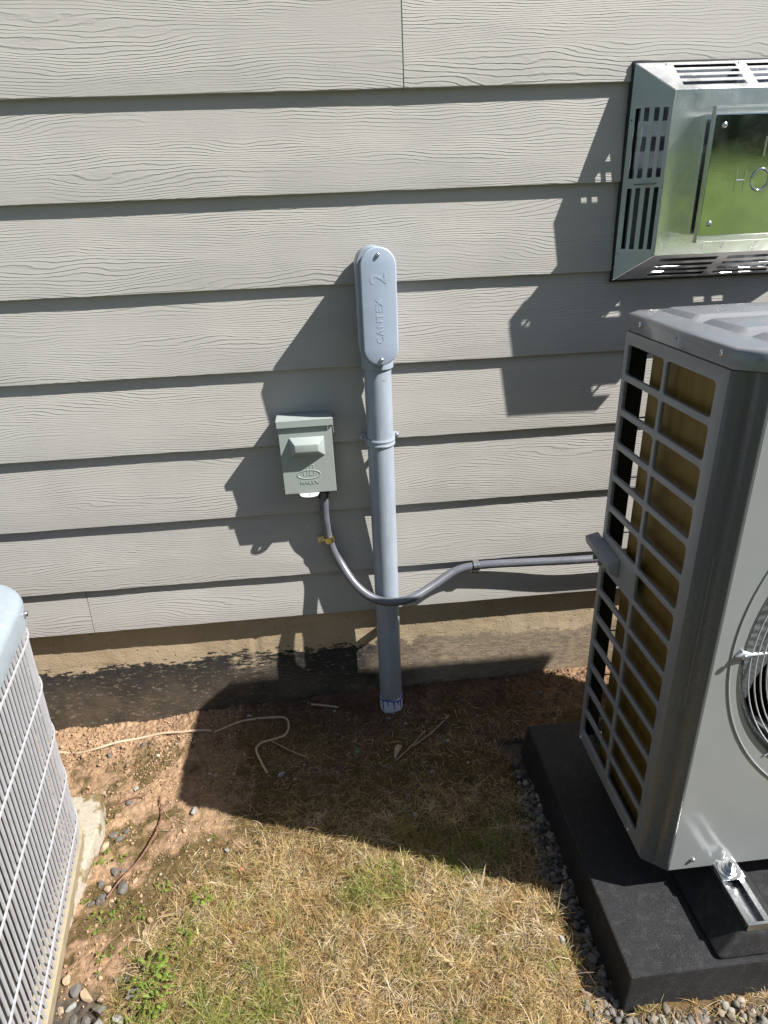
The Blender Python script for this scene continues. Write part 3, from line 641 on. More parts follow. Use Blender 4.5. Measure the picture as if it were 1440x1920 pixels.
# body: stadium profile lofted from the back to the front, plus the hub that takes the pipe
def stadium(x0, x1, z0, z1, n=20):
    r = (x1 - x0) / 2; cx = (x0 + x1) / 2; o = []
    for k in range(n + 1): a = math.pi * k / n; o.append((cx + r * math.cos(a), z1 - r + r * math.sin(a)))
    for k in range(n + 1): a = math.pi + math.pi * k / n; o.append((cx + r * math.cos(a), z0 + r + r * math.sin(a)))
    return o
CX = .0055
rings = []
for y, ins, zb in ((-.0025, .010, .010), (-.006, .0035, .004), (-.012, .0, .0), (-.060, -.0005, -.0), (-.086, -.0012, -.0005), (-.0885, .001, .001)):
    w_ = .0380 - ins; rings.append([(x, y, z) for x, z in stadium(CX - .0058 - w_, CX - .0058 + w_ - .0022, .968 + zb, 1.199 - ins)])
for r in rings: pass
V = [p for r in rings for p in r]; nn = len(rings[0]); F = []
for i in range(len(rings) - 1):
    for k in range(nn): F.append((i * nn + k, i * nn + (k + 1) % nn, (i + 1) * nn + (k + 1) % nn, (i + 1) * nn + k))
F.append(tuple(range(nn))); F.append(tuple((len(rings) - 1) * nn + k for k in range(nn - 1, -1, -1)))
body = pmesh('conduit_body', V, F, M['pvc'], riser, True, 40)
bm = bmesh.new(); ring_stack(bm, 0, PY, [(.950, .0335), (.9515, .0352), (.985, .0352), (1.0, .0340)]); bmobj('pipe_hub', bm, M['pvc'], body)
cover = plate('cover', [stadium(CX - .0366, CX + .0366, .9655, 1.1985, 28)], .0070, WALL(-.0929), M['pvc_cover'], riser, .0032, 60)
MT = basis((CX, -.0967, 1.06), (0, 0, 1), (-1, 0, 0))
text('lettering', "CANTEX", .0205, .00010, basis((CX + .0005, -.0965, 1.0555), (0, 0, 1), (-1, 0, 0)), M['pvc_cover'], cover, .0002, space=1.15)
text('lettering', "2", .046, .00010, basis((CX + .001, -.0965, 1.1385), (0, 0, 1), (-1, 0, 0)), M['pvc_cover'], cover, .0002)
for z in (1.1835, .9775): screw((CX, -.0960, z), (0, -1, .12), .0042, M['zinc'], cover, h=1.0)
bm = bmesh.new(); ring_stack(bm, 0, PY, [(-.01, .0308), (.006, .0314), (.036, .0316), (.040, .0309), (.041, .0302)]); band = bmobj('primer_band', bm, M['band'], riser)
bm = bmesh.new()
tube_into(bm, [(.0316 * math.cos(a), PY + .0316 * math.sin(a), .0385 + .0028 * math.sin(a * 3 + 1) + .001 * math.sin(a * 9)) for a in np.linspace(0, 2 * math.pi, 60, endpoint=False)], .0022, 6, False, True)
for a0, zb in ((-2.5, .004), (-2.0, .022), (-1.45, .010), (-1.1, .024), (-.75, .004)):
    tube_into(bm, [(.0316 * math.cos(a0 + t * .1), PY + .0316 * math.sin(a0 + t * .1), .038 + (zb - .038) * t) for t in np.linspace(0, 1, 8)], [.0024 - .0014 * t for t in np.linspace(0, 1, 8)], 6)
bmobj('primer_streak', bm, M['blue'], band)
# ---- pipe strap
strap = empty('pipe_strap', (0, 0, .782), 'grey plastic two hole strap holding the thick riser pipe to the siding', 'strap')
bm = bmesh.new(); RS = PR + .0022
sec = []
pth = [(-.0475, -.006), (-.0375, -.006), (-.0345, -.010)] + [(RS * math.cos(a), PY + RS * math.sin(a)) for a in np.linspace(math.radians(190), math.radians(350), 28)] + [(.0345, -.010), (.0375, -.006), (.0475, -.006)]
for i, (x, y) in enumerate(pth):
    a = Vector(pth[max(i - 1, 0)]); b = Vector(pth[min(i + 1, len(pth) - 1)]); t = (b - a).normalized(); nrm = Vector((t.y, -t.x))
    hw = .0085 if abs(x) < .036 else .0085
    if i in (0, len(pth) - 1): hw = .005
    o = []
    for du, dz in ((-.0022, -hw), (0.0006, -hw), (.0018, -hw * .55), (.0006, -hw * .35), (.0006, hw * .35), (.0018, hw * .55), (.0006, hw), (-.0022, hw)):
        o.append(bm.verts.new((x + nrm.x * du, y + nrm.y * du, .782 + dz)))
    sec.append(o)
for a, b in zip(sec, sec[1:]):
    for k in range(8): bm.faces.new((a[k], b[k], b[(k + 1) % 8], a[(k + 1) % 8]))
bm.faces.new(sec[0]); bm.faces.new(sec[-1][::-1])
bmesh.ops.recalc_face_normals(bm, faces=bm.faces)
bmobj('band', bm, M['pvc'], strap, True, 50)
for x in (-.0425, .0425): screw((x, -.0065, .782), (0, -1, .0), .0040, M['zinc'], strap, h=.8)

# ---- disconnect box
BX0, BX1 = -.2285, -.1085; BY = -.072
dis = empty('disconnect_box', (-.168, 0, .76), 'small sage green metal disconnect box with raised lettering and sloping hood', 'electrical box')
TILT = Matrix.Translation((-.168, 0, .76)) @ Matrix.Rotation(math.radians(-.5), 4, 'Y') @ Matrix.Translation((.168, 0, -.76))
box('enclosure', BX0 + .0035, BX1 - .0035, BY + .004, .003, .678, .851, M['box'], dis, .0015, 2, TILT)
# hood: top sheet, front lip and side ears
bm = bmesh.new()
bbox(bm, BX0 - .002, BX1 + .003, BY - .0085, .001, .8530, .8545, .0004, 1, TILT)
bbox(bm, BX0 - .002, BX1 + .003, BY - .0098, BY - .0086, .8385, .8545, .0004, 1, TILT)
bbox(bm, BX0 - .0033, BX0 - .0021, BY - .0085, -.002, .8385, .8540, .0004, 1, TILT)
bbox(bm, BX1 + .0031, BX1 + .0043, BY - .0085, -.002, .8385, .8540, .0004, 1, TILT)
bbox(bm, BX0 - .0033, BX0 - .0021, BY + .002, BY + .014, .822, .8384, .0004, 1, TILT)
bbox(bm, BX1 + .0031, BX1 + .0043, BY + .002, BY + .014, .818, .8384, .0004, 1, TILT)
bmobj('hood', bm, M['box'], dis, True, 35)
# door with return edges and embossed pull
bm = bmesh.new(); bbox(bm, BX0, BX1, BY - .0015, BY + .0, .6765, .8375, .0006, 1, TILT)
bbox(bm, BX0, BX0 + .0012, BY + .0002, BY + .016, .6768, .8372, .0003, 1, TILT); bbox(bm, BX1 - .0012, BX1, BY + .0002, BY + .016, .6768, .8372, .0003, 1, TILT)
door = bmobj('door', bm, M['box'], dis, True, 35)
def frust(name, xo0, xo1, zo0, zo1, xi0, xi1, zi0, zi1, y0, y1, mat, parent, bev=.0012):
    bm = bmesh.new()
    a = [bm.verts.new((x, y0, z)) for x, z in ((xo0, zo0), (xo1, zo0), (xo1, zo1), (xo0, zo1))]; b = [bm.verts.new((x, y1, z)) for x, z in ((xi0, zi0), (xi1, zi0), (xi1, zi1), (xi0, zi1))]
    for k in range(4): bm.faces.new((a[k], a[(k + 1) % 4], b[(k + 1) % 4], b[k]))
    bm.faces.new(b); bm.faces.new(a[::-1]); bmesh.ops.recalc_face_normals(bm, faces=bm.faces)
    es = [e for e in bm.edges if e.verts[0] in b or e.verts[1] in b]
    bmesh.ops.bevel(bm, geom=es, offset=bev, segments=3, affect='EDGES', profile=0.5)
    return bmobj(name, bm, mat, parent, True, 30)
frust('door_pull', -.207, -.1275, .7665, .8135, -.1945, -.1415, .7835, .8015, BY - .0010, BY - .030, M['box'], door, .0018)
# emblem: ring with two standing bars, and the word
bm = bmesh.new(); em = (-.1690, .7225)
tube_into(bm, [(em[0] + .0265 * math.cos(a), BY - .0015, em[1] + .0105 * math.sin(a)) for a in np.linspace(0, 2 * math.pi, 72, endpoint=False)], .0013, 8, False, True)
for dx in (-.0075, .0075):
    loop = rrect(em[0] + dx - .0042, em[0] + dx + .0042, em[1] - .002, em[1] + .0235, .001, 3)
    tube_into(bm, [(x, BY - .0015, z) for x, z in loop], .0009, 8, False, True)
tube_into(bm, [(em[0] - .0033, BY - .0015, em[1] + .0095), (em[0] + .0033, BY - .0015, em[1] + .0095)], .0009, 8)
bmobj('emblem', bm, M['box'], door, True, 60)
text('lettering', "HALEX", .0115, .0007, basis((em[0], BY - .0018, .7025), (1, 0, 0), (0, 0, 1)), M['box'], door, .0002, space=1.25)
tabl = [(-.196, .681)] + [(-.172 + .020 * math.cos(a) * 1.05, .6760 + .0060 * math.sin(a)) for a in np.linspace(math.pi, 2 * math.pi, 16)] + [(-.148, .681)]
MTAB = Matrix.Translation((0, -.034, .676)) @ Matrix.Rotation(math.radians(-72), 4, 'X') @ Matrix.Translation((0, 0, -.676))
# latch tab lies flat below the door with a padlock hole
plate('hasp', [[(x, (z - .681) * 1.6) for x, z in tabl], circ(-.172, -.0085, .0026, 16)], .0014, basis((0, BY + .001, .6755), (1, 0, 0), (0, .93, .36)), M['pale'], dis, .0003)
tube('connector', [(-.139, -.036, .684), (-.139, -.036, .668), (-.139, -.036, .6675), (-.139, -.036, .650)], [.0165, .0165, .0140, .0140], M['black'], dis, 8, False, 20)
dis.scale = (1, .72, 1); dis.location.z -= .0075; dis.location.x -= .001  # depth flattened onto the wall, then box shifted along the camera's line of sight
# ---- flexible conduit
fx = empty('flexible_conduit', (-.139, -.036, .66), 'ribbed dark grey flexible conduit looping in front of the riser to the heat pump', 'conduit')
pts = [(-.140, -.026, .660), (-.1410, -.0255, .63), (-.1418, -.022, .585), (-.1375, -.0155, .532), (-.120, -.022, .476), (-.083, -.058, .418), (-.040, -.0795, .3835), (.008, -.0860, .3700), (.060, -.0790, .3720), (.120, -.050, .3865), (.180, -.022, .4060), (.236, -.0145, .4130), (.300, -.0165, .4145), (.386, -.021, .4140), (.472, -.027, .4140), (.560, -.030, .414), (.80, -.030, .413), (1.05, -.032, .41), (1.22, -.05, .41), (1.30, -.15, .41), (1.31, -.28, .41), (1.31, -.384, .41)]
cp = catmull(pts, .0016); cp2 = [cp[0]]
for p in cp[1:]:
    if (p - cp2[-1]).length > .00125: cp2.append(p)
tube('hose', cp2, [.0106 + (.00055 if i % 2 else -.00025) for i in range(len(cp2))], M['hose'], fx, 18, False, 80)
def clamp(loc, t, tab, label, mat_tab, mat):
    """one hole strap: saddle over the hose, flat tab with screw on the siding"""
    t = Vector(t).normalized(); y = Vector((0, -1, 0)); s = t.cross(y).normalized() * tab
    e = empty('conduit_clamp', loc, label, 'clamp', 'one hole clamps holding the flexible conduit'); L = Vector(loc)
    bm = bmesh.new(); sec = []; R_ = .0124
    pth = [(-.0130, .0012), (-.0126, .006)] + [(-R_ * math.cos(a), .0125 + R_ * math.sin(a)) for a in np.linspace(-.2, math.pi - .1, 16)] + [(R_ + .0010, .0035), (.0165, .0016), (.030, .0014)]
    for i, (u, h) in enumerate(pth):
        a = Vector(pth[max(i - 1, 0)]); b = Vector(pth[min(i + 1, len(pth) - 1)]); d = (b - a).normalized(); nn_ = Vector((-d.y, d.x)); hw = .0075
        sec.append([bm.verts.new(L + s * (u + nn_.x * o) + y * (h + nn_.y * o) + t * q) for o, q in ((-.0006, -hw), (.0006, -hw), (.0006, hw), (-.0006, hw))])
    for a, b in zip(sec, sec[1:]):
        for k in range(4): bm.faces.new((a[k], b[k], b[(k + 1) % 4], a[(k + 1) % 4]))
    bm.faces.new(sec[0]); bm.faces.new(sec[-1][::-1]); bmesh.ops.recalc_face_normals(bm, faces=bm.faces)
    bmobj('saddle', bm, mat, e, True, 40)
    screw(L + s * .023 + y * .0018, y, .0042, M['zinc'], e, h=.6)
clamp((-.1355, -.0025, .525), (.25, 0, -1), 1, 'yellowish zinc clamp on the upright stretch of flexible conduit below the disconnect box', None, M['zinc_yellow'])
clamp((.238, -.003, .4135), (1, 0, .02), 1, 'shiny zinc clamp on the level stretch of flexible conduit right of the riser', None, M['zinc'])

# ---- stainless vent hood
VX0, VX1, VZ0, VZ1 = .531, .951, 1.104, 1.503; FX0, FX1, FZ0, FZ1 = .583, .899, 1.156, 1.448; VY = -.080
vent = empty('vent_hood', (.741, 0, 1.3), 'shiny stainless steel flue vent hood with slotted sides and embossed guard plate', 'vent')
box('mounting_flange', VX0 - .004, VX1 + .004, -.004, .006, VZ0 - .004, VZ1 + .004, M['black'], vent, .001)
def side_panel(name, A, B, C, D, holes, mat):
    """flat trapezoid A-B on the wall, D-C on the front face; holes in (along, across) units"""
    A, B, C, D = map(Vector, (A, B, C, D)); u = (B - A).normalized(); v = ((D - A) - u * (D - A).dot(u)).normalized()
    f = lambda p: ((p - A).dot(u), (p - A).dot(v))
    return plate(name, [[f(A), f(B), f(C), f(D)]] + holes, .0009, basis(A, u, v), mat, vent, .0)
hL = math.hypot(.052, .076)
def rect(a, b, c, d): return rrect(a, b, c, d, .0008, 2)
lh = []
for t0, t1 in ((.13, .255), (.34, .465), (.58, .70), (.79, .905)):
    for z0, z1 in ((1.302, 1.426), (1.168, 1.284)): lh.append(rect(z0 - VZ0, z1 - VZ0, t0 * hL, t1 * hL))
lh.append(circ(1.395 + .012 - VZ0, .055 * hL, .0018, 10))
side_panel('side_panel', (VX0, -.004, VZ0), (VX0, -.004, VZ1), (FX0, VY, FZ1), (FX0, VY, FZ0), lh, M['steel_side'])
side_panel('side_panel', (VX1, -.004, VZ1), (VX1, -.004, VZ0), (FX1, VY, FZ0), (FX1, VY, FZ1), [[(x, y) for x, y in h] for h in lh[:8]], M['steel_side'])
th = []
for t0, t1 in ((.10, .215), (.30, .415), (.51, .625), (.73, .86)):
    for x0, x1 in ((.604, .730), (.752, .878)): th.append(rect(x0 - VX0, x1 - VX0, t0 * hL, t1 * hL))
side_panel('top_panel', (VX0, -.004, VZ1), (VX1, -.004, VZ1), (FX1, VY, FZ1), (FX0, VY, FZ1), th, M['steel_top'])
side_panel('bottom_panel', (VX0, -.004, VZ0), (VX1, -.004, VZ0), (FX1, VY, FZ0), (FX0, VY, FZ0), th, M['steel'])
fp = plate('front_panel', [rrect(FX0, FX1, FZ0, FZ1, .002), rrect(.660, .822, 1.225, 1.372, .01)], .001, WALL(VY - .0006), M['steel'], vent, .0)
bm = bmesh.new()      # folded corner seams
for a, b in (((VX0, -.004, VZ1), (FX0, VY, FZ1)), ((VX0, -.004, VZ0), (FX0, VY, FZ0)), ((FX0, VY - .001, FZ0), (FX0, VY - .001, FZ1))): tube_into(bm, [a, b], .0011, 6)
bmobj('seam', bm, M['steel'], vent)
# inner sleeve and throat with painted-in shade, seen through the slots
bm = bmesh.new()
for a in (0,): ring_stack(bm, 0, 0, [(0, .062), (.001, .062), (.06, .062)], 40)
for v in bm.verts: v.co = Vector((.741 + v.co.x, -.066 + v.co.z, 1.30 + v.co.y))
bmobj('flue_sleeve', bm, M['zinc'], vent)
box('light_stop', .545, .937, -.068, -.0138, 1.290, 1.2915, M['throat'], vent)  # added sheet that stops sun from the top slots leaking out lower down
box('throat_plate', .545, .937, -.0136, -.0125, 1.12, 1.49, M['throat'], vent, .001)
# shallow open frame that carries the guard plate
fr = bmesh.new()
bbox(fr, .6285, .6300, -.1250, VY - .0012, 1.196, 1.402, .0003, 1); bbox(fr, .852, .8535, -.1250, VY - .0012, 1.196, 1.402, .0003, 1)
bbox(fr, .6300, .8520, -.1250, VY - .0012, 1.4005, 1.402, .0003, 1); bbox(fr, .6300, .8520, -.1250, VY - .0012, 1.196, 1.1975, .0003, 1)
bbox(fr, .6300, .6420, -.1250, -.1235, 1.1976, 1.4004, .0003, 1); bbox(fr, .8400, .8520, -.1250, -.1235, 1.1976, 1.4004, .0003, 1)
bmobj('guard_frame', fr, M['steel'], vent)
gp = plate('guard_plate', [rrect(.6345, .8475, 1.192, 1.400, .0025)], .0011, WALL(-.1500), M['steel_plate'], vent, .0003)
bm = bmesh.new()
bbox(bm, .6330, .6343, -.1490, -.1350, 1.181, 1.412, .0003, 1); bbox(bm, .6330, .849, -.1490, -.1280, 1.4115, 1.4128, .0003, 1); bbox(bm, .6330, .849, -.1480, -.1300, 1.1812, 1.1825, .0003, 1)
bmobj('drip_edge', bm, M['steel'], gp)
for x in (.6525, .8295):
    for z in (1.215, 1.3815):
        screw((x, -.1506, z), (0, -1, 0), .0052, M['zinc'], gp, h=.6)
        tube('standoff', [(x, -.1490, z), (x, -.1255, z)], .003, M['zinc'], gp, 10)
bm = bmesh.new()
def stroke(pl, r=.0016, closed=False): tube_into(bm, [(x, -.1508, z) for x, z in pl], r, 8, True, closed)
stroke([(.6925, 1.271), (.6925, 1.307)]); stroke([(.7095, 1.271), (.7095, 1.307)]); stroke([(.6925, 1.289), (.7095, 1.289)])
stroke([(.7405 + .0175 * math.cos(a), 1.289 + .0185 * math.sin(a)) for a in np.linspace(0, 2 * math.pi, 40, endpoint=False)], .0022, True)
stroke([(.772, 1.307), (.794, 1.307)]); stroke([(.783, 1.307), (.783, 1.271)]); stroke([(.7395, 1.328), (.7395, 1.361)])
bmobj('lettering', bm, M['steel_plate'], gp, True, 60)
for x, y, z in ((.5375, -.014, 1.448), (.5345, -.010, 1.297), (.5345, -.010, 1.157)): screw((x, y, z), (-.8, -.55, 0), .0026, M['zinc'], vent, h=.6)
for x in (.591, .739): screw((x, -.011, 1.4985), (0, -.55, .8), .0026, M['zinc'], vent, h=.6)
for x in (.604, .777): screw((x, -.022, 1.1185), (0, -.55, -.8), .0050, M['zinc'], vent, h=.8)

vent.scale = (1, .95, 1)
# ================================================================== HEAT PUMP ON ITS PAD
AX, AY0, AY1, AF = .400, -.385, -.690, -.7225; AXR = 1.360; AZ0, AZ1 = .163, 1.064
pad = empty('equipment_pad', (.9, -.555, 0), 'black textured composite pad under the heat pump, ringed by gravel', 'pad')
bm = bmesh.new()
a = [bm.verts.new((x, y, -.03)) for x, y in ((.305, -.862), (1.505, -.862), (1.505, -.250), (.305, -.250))]
b = [bm.verts.new((x, y, .0905)) for x, y in ((.3185, -.849), (1.492, -.849), (1.492, -.262), (.3185, -.262))]
for k in range(4): bm.faces.new((a[k], a[(k + 1) % 4], b[(k + 1) % 4], b[k]))
bm.faces.new(b); bm.faces.new(a[::-1]); bmesh.ops.recalc_face_normals(bm, faces=bm.faces)
bmesh.ops.bevel(bm, geom=[e for e in bm.edges if e.verts[0] in b or e.verts[1] in b], offset=.0055, segments=4, affect='EDGES', profile=0.5)
wn(bmobj('pad_body', bm, M['pad'], pad, True, 75))
def riser_block(x0, label):
    e = empty('riser_block', (x0 + .06, -.55, .09), label, 'mounting block', 'blocks under the heat pump')
    bm = bmesh.new(); x1 = x0 + .125
    prof = [(-.845, .0925), (-.832, .146), (-.30, .146), (-.285, .0925)]
    L = []
    for dx, yy in ((0, 1), (1, 1)):
        o = []
        for y, z in prof:
            ins = .036 if z > .1 else -.010
            o.append(bm.verts.new(((x0 + ins) if dx == 0 else (x1 - ins), y, z)))
        L.append(o)
    for k in range(4): bm.faces.new((L[0][k], L[0][(k + 1) % 4], L[1][(k + 1) % 4], L[1][k]))
    bm.faces.new(L[0][::-1]); bm.faces.new(L[1]); bmesh.ops.recalc_face_normals(bm, faces=bm.faces)
    bmesh.ops.bevel(bm, geom=bm.edges[:], offset=.009, segments=5, affect='EDGES', profile=0.5)
    wn(bmobj('block', bm, M['pad'], e, True, 85))
    c0 = x0 + .041; bm = bmesh.new()   # slotted steel channel let into the top
    bbox(bm, c0, c0 + .0022, -.8260, -.31, .1462, .1582, .0003, 1); bbox(bm, c0 + .0388, c0 + .041, -.8260, -.31, .1462, .1582, .0003, 1)
    bbox(bm, c0 + .0023, c0 + .0387, -.8255, -.31, .1463, .1480, .0003, 1)
    bbox(bm, c0, c0 + .0095, -.8260, -.31, .1584, .1600, .0003, 1); bbox(bm, c0 + .0315, c0 + .041, -.8260, -.31, .1584, .1600, .0003, 1)
    bbox(bm, c0, c0 + .041, -.8310, -.8262, .1440, .1600, .0004, 1)
    bmobj('strut_channel', bm, M['zinc'], e, True, 30)
    bm = bmesh.new(); bc = Vector((c0 + .0205, -.738, .1602))
    def cyl(z0, z1, r, n=28, cx=bc.x, cy=bc.y, rot=0): 
        rr = []
        for z in (z0, z1): rr.append([bm.verts.new((cx + r * math.cos(2 * math.pi * k / n + rot), cy + r * math.sin(2 * math.pi * k / n + rot), z)) for k in range(n)])
        for k in range(n): bm.faces.new((rr[0][k], rr[0][(k + 1) % n], rr[1][(k + 1) % n], rr[1][k]))
        bm.faces.new(rr[0][::-1]); bm.faces.new(rr[1])
    cyl(.1665, .1690, .0195); cyl(.1691, .1716, .0125); cyl(.1717, .1795, .0085, 6, rot=.3); cyl(.1796, .1910, .0045, 14)
    bmobj('anchor_bolt', bm, M['zinc'], e, True, 30)
riser_block(.480, 'black block with steel channel under the fan end of the heat pump')
riser_block(1.205, 'black block with steel channel under the far end of the heat pump')

hp = empty('heat_pump', (.88, -.55, .163), 'tall slate grey heat pump unit with gridded side and round fan guard', 'heat pump')
# side grille: 2 x 14 rounded openings, one left blank for the handle
MS = basis((AX + .0007, 0, 0), (0, -1, 0), (0, 0, 1))
holes = []; ZR = [1.043 - .0615 * i for i in range(14)]
def wavy(y0, y1, z0, z1, r):
    o = rrect(y0, y1, z0, z1, r, 4); out = []
    for k, (a, b) in enumerate(o): out.append((a, b))
    # small scallops on the wall side edge
    res = []
    for k in range(len(out)):
        p, q = out[k], out[(k + 1) % len(out)]; res.append(p)
        if abs(p[0] - y0) < 1e-6 and abs(q[0] - y0) < 1e-6 and p[1] > q[1] + .01:
            for t in np.linspace(.06, .94, 14):
                res.append((y0 + .0016 * math.sin(t * 2 * math.pi * 2.0) ** 2, p[1] + (q[1] - p[1]) * t))
    return res
for i, zt in enumerate(ZR):
    zb_ = zt - .0500
    holes.append(rrect(.5315, .6625, zb_, zt, .0065, 4))
    if i != 6: holes.append(wavy(.398, .5215, zb_, zt, .0065))
sg = plate('side_grille', [[(.3850, AZ0), (.6895, AZ0), (.6895, AZ1), (.3850, AZ1)]] + holes, .0070, MS @ Matrix.Translation((0, 0, .0)), M['unit_dark'], hp, .0018, 50)
# carrying handle over the blank field
bm = bmesh.new(); Mh = basis((AX - .0032, 0, 0), (0, -1, 0), (0, 0, 1))
zc = 1.043 - .0615 * 6 - .025
V = [(.372, zc + .016, .003), (.372, zc + .021, .022), (.385, zc + .023, .026), (.465, zc + .005, .026), (.470, zc - .022, .020), (.472, zc - .026, .002), (.385, zc + .000, .002)]
def hexa(pts, mat, name):
    bm = bmesh.new(); vv = [bm.verts.new(Mh @ Vector(p)) for p in pts]
    for f in ((0, 1, 2, 3), (7, 6, 5, 4), (0, 4, 5, 1), (1, 5, 6, 2), (2, 6, 7, 3), (3, 7, 4, 0)): bm.faces.new([vv[k] for k in f])
    bmesh.ops.recalc_face_normals(bm, faces=bm.faces); bmesh.ops.bevel(bm, geom=bm.edges[:], offset=.0016, segments=2, affect='EDGES', profile=0.5); return bmobj(name, bm, mat, hp, True, 35)
hd = hexa([(.366, zc - .006, .000), (.470, zc - .020, .000), (.470, zc + .018, .000), (.366, zc + .026, .000), (.366, zc + .006, .024), (.466, zc - .012, .016), (.462, zc + .006, .018), (.366, zc + .020, .026)], M['unit_dark'], 'handle')
for yy in (.395, .420, .445): box('handle_rib', AX - .0215, AX - .0045, -yy - .0012, -yy + .0012, zc - .019, zc - .002, M['unit_dark'], hd, .0004)
# rear post folded round the corner, rear guard wires, coil
bm = bmesh.new(); bbox(bm, AX + .0045, AX + .039, AY0 - .0015, AY0, AZ0 + .002, AZ1 - .002, .0004, 1); bbox(bm, AX + .0045, AX + .006, AY0 - .010, AY0 - .0016, AZ0 + .002, AZ1 - .002, .0003, 1)
bmobj('rear_post', bm, M['black'], hp)
bm = bmesh.new()
for k in range(8): tube_into(bm, [(AX + .030, AY0 + .003, .215 + .1155 * k), (AXR - .30, AY0 + .003, .215 + .1155 * k)], .0014, 6)
for k in range(5): tube_into(bm, [(AX + .13 + k * .13, AY0 + .006, AZ0 + .02), (AX + .13 + k * .13, AY0 + .006, AZ1 - .02)], .0014, 6)
bmobj('rear_guard', bm, M['black'], hp)
path = [(AX + .0140, -.682)] + [(AX + .0140, -.467)] + [(.464 + .050 * math.cos(a), -.467 + .050 * math.sin(a)) for a in np.linspace(math.pi, math.pi / 2, 12)][1:] + [(AXR - .28, -.415)]
ip = [(AX + .0380, -.682), (AX + .0380, -.465)] + [(.464 + .026 * math.cos(a), -.465 + .026 * math.sin(a)) for a in np.linspace(math.pi, math.pi / 2, 12)][1:] + [(AXR - .28, -.439)]
V = []; F = []; m_ = len(path)
for (x, y) in path + ip[::-1]: V += [(x, y, .178), (x, y, 1.056)]
N2 = 2 * m_
for k in range(N2): F.append((2 * k, 2 * ((k + 1) % N2), 2 * ((k + 1) % N2) + 1, 2 * k + 1))
F.append(tuple(2 * k for k in range(N2 - 1, -1, -1))); F.append(tuple(2 * k + 1 for k in range(N2)))
pmesh('coil', V, F, M['coil'], hp, True, 40)
# grooved corner column between side and front
bm = bmesh.new(); a = Vector((AX - .0028, AY1 - .0008)); b = Vector((AX + .0365, AF)); d = b - a; nrm = Vector((d.y, -d.x)).normalized()
if nrm.x > 0: nrm = -nrm
cp_ = []
for t, dep in ((0, 0), (.05, .001), (.22, .0022), (.30, .0012), (.36, .0010), (.44, -.0015), (.52, -.0020), (.60, -.0012), (.66, .0010), (.74, .0020), (.93, .0010), (1, 0)):
    p = a + d * t + nrm * dep * 1.9; cp_.append(p)
back = [b + Vector((.004, .004)), a + Vector((.005, -.001))]
L = []
for z in (AZ0 - .002, AZ0 + .02, AZ1 - .03, AZ1):
    flatz = z in (AZ0 - .002, AZ1)
    L.append([bm.verts.new((p.x, p.y, z)) for p in ([a + d * min(1, max(0, (p - a).dot(d) / d.length_squared)) for p in cp_] if flatz else cp_)] + [bm.verts.new((p.x, p.y, z)) for p in back])
kk = len(L[0])
for u_, v_ in zip(L, L[1:]):
    for k in range(kk): bm.faces.new((u_[k], u_[(k + 1) % kk], v_[(k + 1) % kk], v_[k]))
bm.faces.new(L[0][::-1]); bm.faces.new(L[-1]); bmesh.ops.recalc_face_normals(bm, faces=bm.faces)
bmobj('corner_column', bm, M['unit_corner'], hp, True, 60)
# front panel with fan opening, bell mouth, embossed ring
FCX, FCZ, FR = .775, .640, .2955
MF = WALL(AF + .0008)
fpn = plate('front_panel', [[(AX + .0372, AZ0), (AXR, AZ0), (AXR, AZ1), (AX + .0372, AZ1)], circ(FCX, FCZ, FR, 128)], .0016, MF, M['unit_front'], hp, .0)
bm = bmesh.new(); tube_into(bm, [(.835 + .372 * math.cos(a), AF + .0003, .645 + .372 * math.sin(a)) for a in np.linspace(0, 2 * math.pi, 160, endpoint=False)], .0021, 10, False, True)
bmobj('embossed_ring', bm, M['unit_front'], fpn, True, 80)
bm = bmesh.new(); rr = []
for y, r in ((AF, FR + .0004), (AF + .004, FR - .008), (AF + .020, FR - .016), (AF + .10, FR - .016), (AF + .10, FR - .012), (AF + .015, FR + .002)):
    rr.append([bm.verts.new((FCX + r * math.cos(2 * math.pi * k / 96), y, FCZ + r * math.sin(2 * math.pi * k / 96))) for k in range(96)])
for u_, v_ in zip(rr, rr[1:]):
    for k in range(96): bm.faces.new((u_[k], u_[(k + 1) % 96], v_[(k + 1) % 96], v_[k]))
bmesh.ops.recalc_face_normals(bm, faces=bm.faces); bmobj('bell_mouth', bm, M['unit_corner'], hp, True, 60)
bm = bmesh.new()
for r in [FR - .0115 - .0092 * k for k in range(28)]:
    yy = AF - .004 - .010 * (1 - (r / FR) ** 2)
    tube_into(bm, [(FCX + r * math.cos(a), yy, FCZ + r * math.sin(a)) for a in np.linspace(0, 2 * math.pi, 96, endpoint=False)], .0012, 8, False, True)
for k in range(8):
    a = math.radians(0 + 45 * k); tube_into(bm, [(FCX + r * math.cos(a), AF - .001 - .010 * (1 - (r / FR) ** 2), FCZ + r * math.sin(a)) for r in np.linspace(.03, FR + .008, 12)], .0021, 8)
fg = bmobj('fan_guard', bm, M['unit_white'], hp, True, 60)
bm = bmesh.new(); tube_into(bm, [(FCX - FR + .045, AF - .0045, FCZ), (FCX - FR + .008, AF - .004, FCZ + .001), (FCX - FR - .003, AF - .0035, FCZ + .002), (FCX - FR - .012, AF - .002, FCZ - .004)], [.0018, .0036, .0068, .0025], 12)
bmobj('guard_foot', bm, M['unit_white'], fg, True, 60)
screw((FCX - FR - .004, AF - .0105, FCZ + .002), (0, -1, 0), .0048, M['zinc'], fg, h=.7)
bm = bmesh.new()
